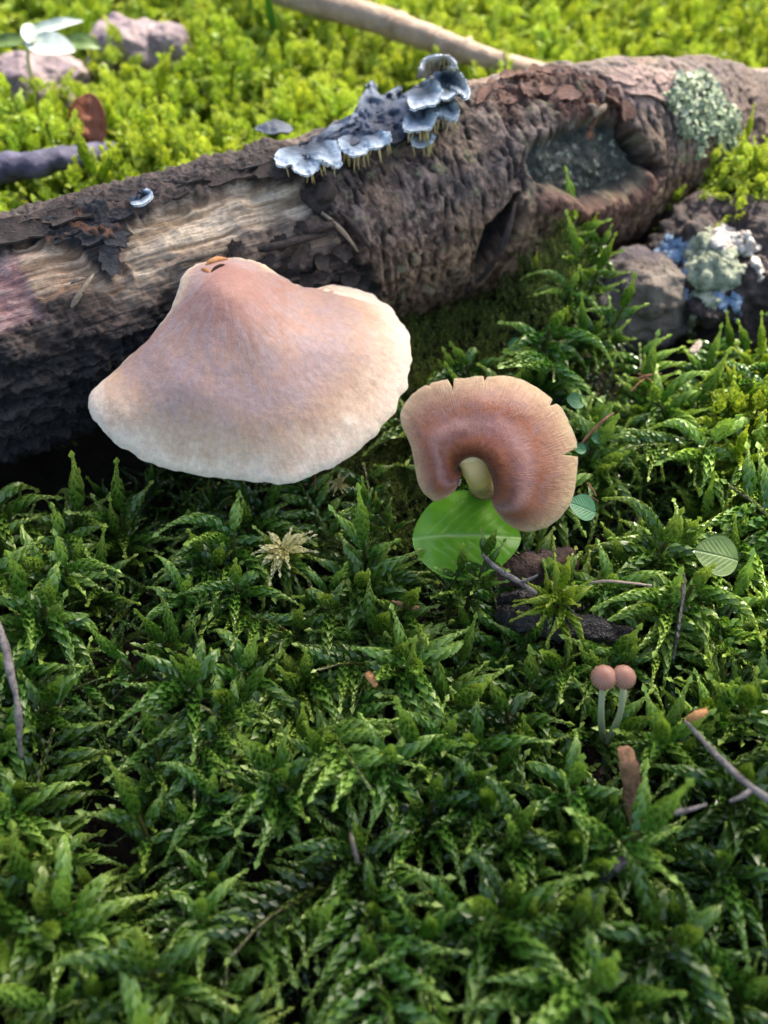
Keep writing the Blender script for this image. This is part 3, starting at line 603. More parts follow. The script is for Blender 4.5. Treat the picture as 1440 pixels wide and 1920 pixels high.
# ================================================================== moss
def moss_material(name, deep, mid, tip, rough=.36, trans=.3, spec=.55):
    m, nt, b = mat(name, rough, spec)
    oi = node(nt, 'ShaderNodeObjectInfo')
    rnd = oi.outputs['Random']; patch = nz(nt, 22, 2, .5, oi.outputs['Location'])
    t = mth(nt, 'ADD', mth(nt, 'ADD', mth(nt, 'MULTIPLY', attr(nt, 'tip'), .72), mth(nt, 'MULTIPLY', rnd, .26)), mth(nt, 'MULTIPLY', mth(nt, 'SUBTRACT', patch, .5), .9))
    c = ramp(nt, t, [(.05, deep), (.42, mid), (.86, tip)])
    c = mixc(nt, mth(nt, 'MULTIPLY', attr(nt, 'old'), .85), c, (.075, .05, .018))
    hs = node(nt, 'ShaderNodeHueSaturation'); nt.links.new(c, hs.inputs['Color'])
    mr = node(nt, 'ShaderNodeMapRange'); nt.links.new(rnd, mr.inputs[0]); mr.inputs[3].default_value = .485; mr.inputs[4].default_value = .515
    nt.links.new(mr.outputs[0], hs.inputs['Hue']); c = hs.outputs[0]
    setc(nt, b, c); leafy(nt, b, c, trans, (1.0, .95, .45)); return m
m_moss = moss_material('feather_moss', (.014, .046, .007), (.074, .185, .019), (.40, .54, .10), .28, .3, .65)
m_mossb = moss_material('sunny_moss', (.07, .14, .010), (.22, .34, .026), (.48, .56, .09), .45, .42, .35)  # yellower lime moss, with sunlit brightness put into its colour
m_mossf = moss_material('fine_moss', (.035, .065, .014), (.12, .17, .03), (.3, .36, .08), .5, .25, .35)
m_mossd = moss_material('bleached_moss', (.38, .33, .12), (.55, .48, .22), (.68, .62, .36), .55, .3, .3)

class Shoot:
    def __init__(s, seed): s.v, s.f, s.tip, s.old, s.n = [], [], [], [], 0; s.r = random.Random(seed)
    def leaf(s, p, fw, out, L, W, tip, old, cup=.35):
        side = fw.cross(out).normalized(); d = (fw + out * cup).normalized()
        a = p; m = p + d * (L * .45) + out * (L * .03); t = p + d * L - out * (L * .06)
        l = p + d * (L * .4) + side * W * .5 + out * (W * .28); r = p + d * (L * .4) - side * W * .5 + out * (W * .28)
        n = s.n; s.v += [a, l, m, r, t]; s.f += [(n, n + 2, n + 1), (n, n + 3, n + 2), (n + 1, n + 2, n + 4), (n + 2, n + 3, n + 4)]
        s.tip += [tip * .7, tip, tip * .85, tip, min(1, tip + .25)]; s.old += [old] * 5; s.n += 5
    def branch(s, p, d, droop, L, w, sp, t0=.0, t1=1.0, old0=0., lw=.5, spread=.55, plump=1.0):
        """a leafy shoot: overlapping pointed leaves wound round a drooping axis"""
        p, d = Vector(p), Vector(d).normalized(); n = max(5, int(L / sp)); st = L / n; az = s.r.random() * 6.28
        pts = []
        for i in range(n):
            t = i / (n - 1)
            d = (d + Vector((0, 0, -droop * st)) + Vector((s.r.uniform(-1, 1), s.r.uniform(-1, 1), s.r.uniform(-1, 1))) * .03).normalized(); p = p + d * st; pts.append(p.copy())
            k = w * (.55 + .45 * math.sin(math.pi * min(1, t * 1.25 + .12))) * (1 - .55 * max(0, t - .6) / .4)
            az += 2.4 + s.r.uniform(-.15, .15)
            e = d.orthogonal().normalized(); out = (Matrix.Rotation(az, 3, d) @ e)
            sprd = spread * (1 - .65 * t)
            s.leaf(p + out * (k * .12), d, out, k * s.r.uniform(.9, 1.12), k * lw * plump, t0 + (t1 - t0) * t, old0 * (1 - t) * .9, sprd + .12)
        e = d.orthogonal().normalized()
        for q in range(3): s.leaf(p, d, Matrix.Rotation(q * 2.1, 3, d) @ e, w * .75, w * lw * .7, t1, 0, .1)
        return pts
    def stalk(s, pts, r):
        nr = 4; n0 = s.n
        for i, p in enumerate(pts):
            for k in range(nr): a = 6.283 * k / nr; s.v.append(p + Vector((math.cos(a) * r, math.sin(a) * r, 0))); s.tip.append(.1); s.old.append(.8)
        for i in range(len(pts) - 1):
            for k in range(nr): q = (k + 1) % nr; s.f.append((n0 + i * nr + k, n0 + i * nr + q, n0 + (i + 1) * nr + q, n0 + (i + 1) * nr + k))
        s.n += nr * len(pts)
    def mesh(s, name, m): return mesh(name, [tuple(v) for v in s.v], s.f, m, {'tip': s.tip, 'old': s.old})
def make_shoot(kind, seed, m, name):
    s = Shoot(seed); r = s.r
    B = dict(lw=.6, spread=.31)
    if kind == 'spire':                                   # an upright stem ending in a leafy spear, a few side branches
        H = r.uniform(1.3, 1.8); lean = Vector((r.uniform(-.15, .15), r.uniform(-.15, .15), 1))
        pts = s.branch((0, 0, .1), lean, 0.0, H, .13, .02, .05, .3, .9, **B); s.stalk(pts[::3], .028)
        s.branch(pts[-1], lean, -.0, r.uniform(.6, .9), .195, .0125, .3, 1.0, 0, .6, .32)
        nb = r.randint(7, 10); a = r.random() * 6
        for i in range(nb):
            h = .4 + .6 * i / nb; a += 2.4 + r.uniform(-.3, .3); p = pts[int(h * (len(pts) - 1))]
            s.branch(p, (math.cos(a), math.sin(a), r.uniform(.4, .9)), r.uniform(.1, .7), r.uniform(.5, .85) * (1.2 - .4 * h), .165, .0135, .1, 1.0, .35 * (1 - h), **B)
    elif kind == 'palm':                                  # branches arching out and down from the top
        H = r.uniform(1.4, 1.8); pts = s.branch((0, 0, .1), (r.uniform(-.2, .2), r.uniform(-.2, .2), 1), 0, H, .13, .02, .05, .3, .9, **B); s.stalk(pts[::3], .03)
        nb = r.randint(9, 13); a = r.random() * 6
        for i in range(nb):
            h = .6 + .4 * i / nb; a += 2.4 + r.uniform(-.25, .25); p = pts[int(h * (len(pts) - 1))]
            s.branch(p, (math.cos(a), math.sin(a), r.uniform(.3, .8)), r.uniform(1.1, 2.1), r.uniform(.75, 1.15), .175, .0135, .15, 1.0, .3 * (1 - h), **B)
        s.branch(pts[-1], (r.uniform(-.3, .3), r.uniform(-.3, .3), 1), .0, r.uniform(.35, .55), .19, .0125, .5, 1.0, 0, .6, .32)
    elif kind == 'frond':                                 # an arching stem with branches in two rows
        a0 = r.random() * 6; d = Vector((math.cos(a0) * .75, math.sin(a0) * .75, .9))
        pts = s.branch((0, 0, .1), d, .36, r.uniform(2.3, 2.9), .13, .02, .05, 1.0, .8, **B); s.stalk(pts[::3], .03); n = len(pts)
        for i in range(14):
            h = .26 + .68 * i / 14; j = int(h * (n - 2)); fw = (pts[j + 1] - pts[j]).normalized(); sd = fw.cross(Vector((0, 0, 1))).normalized() * (1 if i % 2 else -1)
            s.branch(pts[j], fw * .6 + sd + Vector((0, 0, r.uniform(-.1, .4))), r.uniform(.4, 1.3), r.uniform(.5, .85) * (1.25 - .8 * abs(h - .45)), .162, .0135, .15, 1.0, .3 * (1 - h), **B)
    elif kind == 'low':                                   # the matted layer below
        for i in range(8):
            a = r.random() * 6.28; p = (math.cos(a) * .15, math.sin(a) * .15, r.uniform(.1, .9))
            s.branch(p, (math.cos(a), math.sin(a), r.uniform(.0, .8)), r.uniform(.3, 1.2), r.uniform(.6, 1.1), .13, .017, .0, .5, r.uniform(.2, .8), **B)
    elif kind == 'sun':                                   # the looser, broader-leaved moss behind the log
        for j in range(3):
            a0 = r.random() * 6.28; q = (math.cos(a0) * .2, math.sin(a0) * .2, .05); H = r.uniform(1.2, 2.1)
            pts = s.branch(q, (r.uniform(-.3, .3), r.uniform(-.3, .3), 1), 0, H, .18, .05, .1, .6, .4, .7, .7); s.stalk(pts[::3], .025); a = r.random() * 6
            s.branch(pts[-1], (r.uniform(-.3, .3), r.uniform(-.3, .3), 1), .6, .45, .22, .022, .5, 1.0, 0, .75, .6)
            for i in range(5):
                a += 2.4; s.branch(pts[int((.45 + .11 * i) * (len(pts) - 1))], (math.cos(a), math.sin(a), .7), 1.3, r.uniform(.45, .8), .19, .024, .3, 1.0, 0, .7, .5)
    elif kind == 'fine':
        for j in range(9):
            a0 = r.random() * 6.28; q = (math.cos(a0) * r.uniform(0, .3), math.sin(a0) * r.uniform(0, .3), 0)
            s.branch(q, (r.uniform(-.5, .5), r.uniform(-.5, .5), 1), .3, r.uniform(.3, .6), .085, .025, .1, .9, .5, .4, .8)
    elif kind == 'star':                                  # a bleached rosette
        for i in range(11):
            a = i * 2.4; s.branch((0, 0, .5 + .02 * i), (math.cos(a), math.sin(a), r.uniform(.1, .9)), r.uniform(.8, 1.6), r.uniform(.55, .85), .17, .02, .2, 1.0, 0, .6, .45)
        pts = s.branch((0, 0, 0), (0, 0, 1), 0, .5, .12, .04)
    elif kind == 'tall':                                  # a long climbing stem with short drooping branches
        pts = s.branch((0, 0, .0), (r.uniform(-.12, .12), r.uniform(-.05, .2), 1), .0, 3.2, .15, .025, .1, .6, .6, **B); s.stalk(pts[::3], .035); a = r.random() * 6
        s.branch(pts[-1], (0, 0, 1), 0, .6, .19, .015, .5, 1.0, 0, .62, .4)
        for i in range(20):
            h = .2 + .78 * i / 20; a += 2.4 + r.uniform(-.3, .3); s.branch(pts[int(h * (len(pts) - 1))], (math.cos(a), math.sin(a), r.uniform(.3, .9)), r.uniform(1.4, 2.6), r.uniform(.5, .85), .17, .017, .2, 1.0, .2 * (1 - h), .62, .4)
    return s.mesh(name, m)
def library(name, kinds, m):
    c = bpy.data.collections.new(name)
    for i, k in enumerate(kinds):
        o = bpy.data.objects.new('%s_%02d' % (name, i), make_shoot(k, 50 + i * 13 + len(name), m, k)); c.objects.link(o)
    return c
def scatter(name, label, pts, rot, scl, idx, coll, cat='moss'):
    me = bpy.data.meshes.new(name); me.from_pydata((np.asarray(pts) * K).tolist(), [], [])
    me.attributes.new('rot', 'FLOAT_VECTOR', 'POINT').data.foreach_set('vector', np.asarray(rot, np.float32).ravel())
    me.attributes.new('scl', 'FLOAT', 'POINT').data.foreach_set('value', np.asarray(scl, np.float32))
    me.attributes.new('idx', 'INT', 'POINT').data.foreach_set('value', np.asarray(idx, np.int32))
    o = obj(name, me); tag(o, label, cat, kind='stuff')
    ng = bpy.data.node_groups.new(name, 'GeometryNodeTree')
    ng.interface.new_socket('Geometry', in_out='INPUT', socket_type='NodeSocketGeometry'); ng.interface.new_socket('Geometry', in_out='OUTPUT', socket_type='NodeSocketGeometry')
    N, L = ng.nodes, ng.links; gi, go = N.new('NodeGroupInput'), N.new('NodeGroupOutput'); ip = N.new('GeometryNodeInstanceOnPoints'); ci = N.new('GeometryNodeCollectionInfo')
    ci.inputs['Collection'].default_value = coll; ci.inputs['Separate Children'].default_value = True; ci.inputs['Reset Children'].default_value = True
    def na(n, t):
        a = N.new('GeometryNodeInputNamedAttribute'); a.data_type = t; a.inputs['Name'].default_value = n; return a.outputs['Attribute']
    er = N.new('FunctionNodeEulerToRotation'); L.new(na('rot', 'FLOAT_VECTOR'), er.inputs[0])
    L.new(gi.outputs[0], ip.inputs['Points']); L.new(ci.outputs[0], ip.inputs['Instance']); ip.inputs['Pick Instance'].default_value = True
    L.new(na('idx', 'INT'), ip.inputs['Instance Index']); L.new(er.outputs[0], ip.inputs['Rotation']); L.new(na('scl', 'FLOAT'), ip.inputs['Scale']); L.new(ip.outputs[0], go.inputs[0])
    o.modifiers.new('shoots', 'NODES').node_group = ng; return o
def jitter(x0, x1, y0, y1, sp, seed):
    r = np.random.default_rng(seed); X, Y = np.meshgrid(np.arange(x0, x1, sp), np.arange(y0, y1, sp), indexing='ij')
    X = X + (np.arange(X.shape[1]) % 2) * sp / 2
    return (X + r.uniform(-.45, .45, X.shape) * sp).ravel(), (Y + r.uniform(-.45, .45, X.shape) * sp).ravel(), r
# places kept clear, as plan outlines (cm)
big_plan = [tuple(at(x, y, z)[:2]) for x, y, z in big_out]; small_plan = [tuple(at(q[0], q[1], q[2])[:2]) for q in SM]
leaf_plan = [tuple(lc[:2] + 1.12 * np.array((math.cos(a), .82 * math.sin(a)))) for a in np.linspace(0, 6.28, 16, endpoint=False)]
def gplan(pts, z): return [tuple(at(x, y, z)[:2]) for x, y in pts]
ROCK_PLAN = gplan([(1120, 660), (1135, 470), (1240, 410), (1340, 400), (1480, 410), (1520, 640), (1440, 690), (1300, 680)], .3)
CHUNK_PLAN = gplan([(945, 1180), (955, 1060), (1040, 1050), (1050, 1120), (1150, 1170), (1160, 1205), (1000, 1200)], -.1)
DARK_PLAN = gplan([(560, 1000), (570, 900), (660, 880), (690, 960), (650, 1030)], -.2)
FINE1 = gplan([(630, 960), (600, 880), (700, 790), (760, 760), (790, 860), (770, 960)], 0); FINE2 = gplan([(760, 700), (770, 590), (900, 570), (1010, 520), (1030, 640), (960, 720)], 0)
def orient(n, r, lean, sd): # small random leans plus a free turn
    return np.stack([r.normal(0, lean, n) + sd, r.normal(0, lean, n), r.uniform(0, 6.283, n)], -1)
LIBF = library('feather_moss_shoot', ['spire', 'spire', 'palm', 'palm', 'frond', 'spire', 'palm', 'frond', 'low', 'low', 'spire', 'palm'], m_moss)
LIBS = library('sunny_moss_shoot', ['sun', 'sun', 'sun', 'spire', 'sun', 'palm', 'frond', 'sun'], m_mossb)
LIBN = library('fine_moss_shoot', ['fine', 'fine', 'fine'], m_mossf)

x, y, r = jitter(-16, 17, -5, 30, .62, 21)
side = axis_side(x, y); hole = fbm(N3(x * .55, y * .55, 12.5), 3)
ok = side < -2.45 + .25 * noise(N3(x * .6, y * .6, 1))
fineA = np.minimum(sdf(FINE1, x, y), sdf(FINE2, x, y)); rock_d = sdf(ROCK_PLAN, x, y); bigd = sdf(big_plan, x, y); smd = sdf(small_plan, x, y); lfd = sdf(leaf_plan, x, y)
ok &= (fineA > .1) & (rock_d > .15) & (sdf(CHUNK_PLAN, x, y) > .1) & (sdf(DARK_PLAN, x, y) > 0) & (bigd > -.9) & (smd > -.25) & (lfd > -.1)
ok &= hole > -.36
near = np.minimum(np.minimum(bigd, smd), lfd)
scl = r.uniform(.95, 1.5, len(x)) * (1 + .28 * hole) * np.where(near < .7, .58 + .3 * np.clip(near, -.3, .7), 1)
scl *= np.where((side > -3.4), .72, 1)
# shoots growing between the leaf or the small mushroom and the viewer stay low
lowz = sdf(gplan([(770, 940), (985, 940), (985, 1150), (770, 1150)], 0.0), x, y); scl *= np.where(lowz < .2, .62, 1)
main = r.choice([0, 1, 2, 3, 4, 5, 6, 7, 10, 11], len(x), p=[.1, .1, .12, .12, .08, .1, .12, .08, .08, .1])
rot = orient(len(x), r, .24, .16); zz = soil(x, y) - .1
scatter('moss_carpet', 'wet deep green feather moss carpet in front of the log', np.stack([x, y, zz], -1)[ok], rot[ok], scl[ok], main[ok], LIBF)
x, y, r = jitter(-16, 17, -5, 30, .7, 22); side = axis_side(x, y)
ok = (side < -2.2) & (sdf(ROCK_PLAN, x, y) > 0) & (sdf(CHUNK_PLAN, x, y) > -.2) & (sdf(big_plan, x, y) > -2.2) & (np.minimum(sdf(FINE1, x, y), sdf(FINE2, x, y)) > -.2) & (fbm(N3(x * .8, y * .8, 2.5), 2) > -.45) & (sdf(DARK_PLAN, x, y) > 0)
scatter('moss_understorey', 'matted dark older moss between the upright green shoots', np.stack([x, y, soil(x, y)], -1)[ok], orient(len(x), r, .3, .1)[ok], r.uniform(.8, 1.1, len(x))[ok], r.choice([8, 9], len(x))[ok], LIBF)
# behind the log, in the sun
x, y, r = jitter(-62, 64, 6, 112, .8, 23); side = axis_side(x, y)
ok = ((side > 2.3) | ((x > 13.2) & (y > 23))) & (np.abs(x) < 14 + .5 * y) & (fbm(N3(x * .35, y * .35, 7.7), 3) > -.5)
BGCLEAR = [gplan([(-40, 190), (-30, 92), (110, 90), (130, 185), (60, 205)], 1.4), gplan([(140, 140), (160, 60), (300, 50), (330, 75), (290, 130)], 1.4), gplan([(-60, 395), (-60, 290), (220, 255), (245, 300), (130, 355)], 1.5), gplan([(180, 60), (190, -30), (270, -30), (265, 55)], 1.0)]
for q in BGCLEAR: ok &= sdf(q, x, y) > .1
scl = r.uniform(1.1, 1.8, len(x)) * np.where(side < 3.4, .8, 1)
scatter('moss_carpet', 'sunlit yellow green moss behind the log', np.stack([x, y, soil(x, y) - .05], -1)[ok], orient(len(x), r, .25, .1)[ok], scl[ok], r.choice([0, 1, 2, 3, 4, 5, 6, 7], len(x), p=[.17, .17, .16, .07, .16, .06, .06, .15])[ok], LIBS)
# sunny tufts round the stone at the log's end
x, y, r = jitter(7, 22, 10, 34, .38, 29)
bz = [gplan([(1270, 420), (1290, 330), (1380, 250), (1500, 230), (1560, 420), (1420, 440)], .8), gplan([(1330, 900), (1380, 740), (1480, 660), (1560, 700), (1560, 900)], .3)]
bd = np.minimum(sdf(bz[0], x, y), sdf(bz[1], x, y)); ok = (bd < .2 * noise(N3(x, y, 0))) & (axis_side(x, y) < 30)
ok &= np.hypot(0, 0) == 0
scatter('moss_tuft', 'yellow green moss tufts crowding the pale lichen stone', np.stack([x, y, soil(x, y) + .1], -1)[ok], orient(len(x), r, .25, .1)[ok], r.uniform(.8, 1.1, len(x))[ok], r.choice([0, 1, 3, 5, 7], len(x))[ok], LIBS)
# fine dark moss at the foot of the log
x, y, r = jitter(-6, 12, 8, 26, .26, 31); side = axis_side(x, y)
ok = ((np.minimum(sdf(FINE1, x, y), sdf(FINE2, x, y)) < .5)) & (side < -2.0) & (noise(N3(x * 1.4, y * 1.4, 4)) > -.35)
scatter('fine_moss', 'short fine olive moss on the soil at the foot of the log', np.stack([x, y, soil(x, y) + np.where(sdf(FINE2, x, y) < .5, 1.5, 1.1)], -1)[ok], orient(len(x), r, .3, .1)[ok], r.uniform(.7, 1.2, len(x))[ok], r.choice([0, 1, 2], len(x))[ok], LIBN)
# shoots that stand out one by one
def shoot(kind, px, py, z, h, seed, label, m=None, lean=(0, 0), group=None, name='moss_shoot'):
    me = make_shoot(kind, seed, m or m_moss, name); o = obj(name, me); zs = [v.co.z for v in me.vertices]; top = max(zs) / K
    sc = h / top; p = at(px, py, z)          # (px, py) is where its top shows
    o.rotation_euler = (lean[0], lean[1], random.uniform(0, 6.28) if kind != 'tall' else .3); o.scale = (sc,) * 3
    tipv = np.array(Matrix.Rotation(lean[1], 3, 'Y') @ Matrix.Rotation(lean[0], 3, 'X') @ Vector((0, 0, h)))
    o.location = tuple((p - tipv) * K); return tag(o, label, 'moss', group)
shoot('star', 548, 1035, .55, .75, 5, 'bleached cream moss rosette among dark green shoots', m_mossd, (.25, .1))
shoot('star', 642, 905, .55, .4, 6, 'tiny pale yellow moss sprig below the large cap', m_mossd, (.3, 0))
shoot('tall', 1062, 352, 2.6, 3.2, 11, 'tall bright moss shoot climbing in front of the log', m_mossb)
shoot('tall', 1120, 420, 2.2, 2.7, 12, 'broad moss shoot leaning beside the tallest one at the log', m_mossb, (.1, .15)); shoot('tall', 1010, 460, 2.0, 2.6, 13, 'slim moss shoot against the bark left of the tall one', m_mossb, (.05, -.1))
shoot('tall', 1090, 520, 1.8, 2.4, 14, 'drooping moss shoot between the bark and the grey stone', m_mossb, (.2, .1)); shoot('tall', 1040, 590, 1.5, 2.2, 15, 'hanging moss shoot on the mound above the curled mushroom', m_mossb, (.2, -.1)); shoot('tall', 1130, 610, 1.3, 2.2, 16, 'arching moss shoot at the foot of the grey stone', m_mossb, (.25, .3))
shoot('spire', 1020, 1062, 1.6, 2.6, 17, 'pale green moss spire rising from the dark wood chip', m_mossb, (.05, -.08)); shoot('palm', 1050, 1130, 1.0, 1.9, 18, 'spreading moss shoot in front of the dark wood chip', m_mossb, (.2, .05))
shoot('spire', 683, 920, 1.3, 2.2, 19, 'slender upright moss spear on the dark soil by the fine moss', m_moss, (.1, 0)); shoot('spire', 752, 940, 1.2, 2.1, 20, 'upright moss spear left of the big green leaf', m_moss, (.1, .05)); shoot('spire', 884, 1020, 1.85, 2.5, 24, 'dark moss spear standing in front of the big green leaf', m_moss, (.0, 0)); shoot('spire', 832, 1046, 1.5, 2.2, 27, 'short moss spear against the lower edge of the green leaf', m_moss, (.0, -.08))

# ================================================================== bracket fungi on the log
def zlog(px, py):
    s, ph = onlog(px, py); return log_pt(np.array(s), np.array(ph))[0][2]
m_brk, nt, b = mat('blue_grey_bracket', .6, .35)
n = nz(nt, 500, 5, .65, pos(nt)); fv = mth(nt, 'ADD', attr(nt, 'fv'), mth(nt, 'MULTIPLY', mth(nt, 'SUBTRACT', n, .5), .5))
setc(nt, b, ramp(nt, fv, [(.05, (.022, .030, .045)), (.35, (.06, .085, .12)), (.58, (.16, .21, .27)), (.76, (.34, .42, .49)), (.95, (.62, .69, .72))])); bump(nt, b, n, .0012)
m_brk2, nt, b = mat('dark_slate_bracket', .6, .35)
n = nz(nt, 420, 5, .65, pos(nt)); fv = mth(nt, 'ADD', attr(nt, 'fv'), mth(nt, 'MULTIPLY', mth(nt, 'SUBTRACT', n, .5), .25))
setc(nt, b, ramp(nt, fv, [(.1, (.022, .028, .044)), (.7, (.075, .095, .135)), (1.0, (.2, .24, .29))])); bump(nt, b, n, .0015)
m_bris, nt, b = mat('yellow_bristles', .55, .4); setc(nt, b, ramp(nt, nz(nt, 200, 2, .5, pos(nt)), [(.3, (.28, .21, .06)), (.7, (.55, .46, .2))]))
def bracket(label, outline, margin, lift_in, lift_out, mm, bristle=None, seed=0, dome=.12, wav=.07, name='bracket_fungus'):
    """outline: where the shelf shows; margin: indices (from, to) of its free edge"""
    n = len(outline); nu, nv = 96, 16; base = at(*np.mean(outline, 0), 4.0)
    E = empty(name, base, label, 'fungus', 'blue grey bracket fungi on the log')
    O = spline(outline, nu, True); hub = np.mean(outline, 0); hub = hub * .8 + np.mean([outline[k % n] for k in range(n) if not (margin[0] <= k <= margin[1])] or [hub], 0) * .2
    M = spline([outline[k % n] for k in range(margin[0], margin[1] + 1)], 40)
    th = np.linspace(0, 2 * np.pi, nu, endpoint=False); jag = 1 + .05 * fbm(N3(np.cos(th) * 5, np.sin(th) * 5, seed), 3); O = hub + (O - hub) * jag[:, None]
    t = np.linspace(0, 1, nv); PX = hub + (O - hub)[:, None] * t[None, :, None]
    dm = np.min(np.hypot(PX[..., 0, None] - M[:, 0], PX[..., 1, None] - M[:, 1]), -1); span = dm.max(); fv = np.clip(1 - dm / span, 0, 1)
    zs = np.vectorize(zlog)(O[::6, 0], O[::6, 1]); zz = TPS(np.vstack([O[::6], hub[None]]), np.append(zs, zlog(*hub)), .02)
    Z = zz(PX[..., 0], PX[..., 1]) + lift_in + (lift_out - lift_in) * fv ** 1.5 + dome * np.sin(np.pi * np.clip(fv, 0, 1)) + wav * fbm(N3(PX[..., 0] * .045, PX[..., 1] * .045, seed * 3.1), 3) * (.3 + fv)
    T = at(PX[..., 0], PX[..., 1], Z); nrm, sg = up_normals(T, True)
    bot, F, G, Rm = shell(T, nrm, (.10 - .05 * fv)); ALL = F + G + Rm
    if sg < 0: ALL = [f[::-1] for f in ALL]
    obj('cap', mesh('cap', np.vstack([T.reshape(-1, 3), bot.reshape(-1, 3)]), ALL, mm, {'fv': np.tile((fv).ravel(), 2)}), E)
    if bristle:
        r = random.Random(seed); VV, FF = [], []; k0 = 0
        for q in range(bristle[2]):
            u = bristle[0] + (bristle[1] - bristle[0]) * r.random(); i = np.argmin(np.hypot(*(PX[:, -2] - M[int(u * 39)]).T)); p = bot[i, -3] + np.array((r.uniform(-.04, .04), .02, 0))
            e = p + np.array((r.uniform(-.07, .07), r.uniform(-.12, -.02), -r.uniform(.2, .34)))
            v, f, _ = tube(np.linspace(p, e, 4), [.022, .02, .016, .006], 5); VV.append(v); FF += [tuple(k0 + a for a in g) for g in f]; k0 += len(v)
        obj('bristles', mesh('bristles', np.vstack(VV), FF, m_bris), E)['kind'] = 'stuff'
    return E
bracket('dark slate crust fungus spread over the crest of the log', [(556, 282), (600, 250), (622, 234), (660, 212), (668, 200), (690, 158), (702, 154), (714, 178), (750, 160), (752, 178), (785, 165), (800, 215), (770, 240), (745, 268), (690, 262), (640, 282), (600, 296)], (2, 10), .2, .55, m_brk2, None, 3, .1, .15)
bracket('lowest lobed blue grey bracket with scalloped white rim on the log', [(528, 278), (560, 272), (610, 262), (634, 268), (640, 300), (634, 316), (612, 306), (600, 304), (592, 322), (572, 328), (552, 318), (548, 308), (530, 312), (516, 304), (516, 290)], (3, 14), .18, .5, m_brk, (.1, .9, 9), 4)
bracket('wide blue grey bracket with white rim and a yellow bristly underside', [(640, 256), (690, 244), (728, 246), (732, 258), (728, 268), (712, 276), (692, 278), (684, 288), (660, 292), (644, 284), (634, 270)], (2, 10), .2, .5, m_brk, (.1, .9, 26), 5)
bracket('pale frilled bracket below the top tier with hanging bristles', [(764, 208), (800, 196), (832, 196), (852, 186), (860, 200), (860, 218), (846, 226), (822, 214), (812, 238), (790, 244), (766, 246), (756, 236)], (3, 11), .22, .6, m_brk, (.25, .95, 30), 6)
bracket('thin white rimmed bracket, lowest of the right-hand tier', [(766, 252), (790, 250), (814, 252), (812, 266), (792, 274), (772, 268)], (2, 5), .12, .36, m_brk, (.1, .9, 10), 7)
bracket('pale blue middle bracket of the upright tier on the log', [(770, 168), (800, 148), (822, 152), (828, 172), (818, 194), (798, 198), (774, 204), (764, 190)], (2, 7), .5, .95, m_brk, None, 8, .14, .12)
bracket('large cupped blue bracket at the right of the tier', [(800, 138), (828, 126), (856, 132), (872, 152), (879, 172), (872, 184), (858, 176), (838, 186), (822, 182), (812, 164)], (1, 8), .55, 1.0, m_brk, None, 9, -.12, .1)
m_tan, nt, b = mat('tan_bracket_underside', .7, .3); n = nz(nt, 400, 4, .6, pos(nt)); setc(nt, b, ramp(nt, mth(nt, 'ADD', attr(nt, 'fv'), mth(nt, 'MULTIPLY', n, .3)), [(.2, (.25, .19, .12)), (.8, (.46, .38, .28)), (1.1, (.75, .74, .7))])); bump(nt, b, n, .001)
bracket('topmost upturned bracket showing its tan underside', [(782, 146), (786, 126), (800, 110), (836, 104), (852, 116), (856, 126), (838, 126), (816, 134), (800, 146)], (1, 5), .9, 1.5, m_tan, (.1, .8, 16), 10, .05, .08)
bracket('small bluish white bracket alone on the dark bark edge', [(244, 378), (262, 372), (272, 354), (284, 358), (284, 370), (268, 382), (250, 384)], (2, 6), .12, .3, m_brk, None, 11, .04, .04)
# a lone dark fungus in the moss behind
E = empty('dark_fungus', at(514, 262, .2), 'small dark blue fungus standing in the moss behind the log', 'fungus')
c = at(514, 226, 3.2); th = np.linspace(0, 6.283, 40, endpoint=False); rr = np.linspace(0.02, 1, 9); w = 1 + .14 * fbm(N3(np.cos(th) * 2, np.sin(th) * 2, 9), 3)
X = np.cos(th)[:, None] * rr * w[:, None] * .5; Y = np.sin(th)[:, None] * rr * w[:, None] * .42; Z = -.22 * rr[None] ** 2 + .05 * fbm(N3(X * 3, Y * 3, 2), 2)
T = c + np.stack([X, Y, Z - .15 * Y], -1); nr_, sg = up_normals(T, True); bt, F, G, Rm = shell(T, nr_, .1 * np.ones(T.shape[:2]))
obj('cap', mesh('cap', np.vstack([T.reshape(-1, 3), bt.reshape(-1, 3)]), F + G + Rm, m_brk2, {'fv': np.tile((rr[None] * np.ones((40, 1))).ravel(), 2) * .7}), E)
v, f, _ = tube(spline([at(516, 268, -.6), c - (0, 0, .1)], 8), .14, 10, .2); obj('stem', mesh('stem', v, f, m_brk2, {'fv': np.zeros(len(v))}), E)

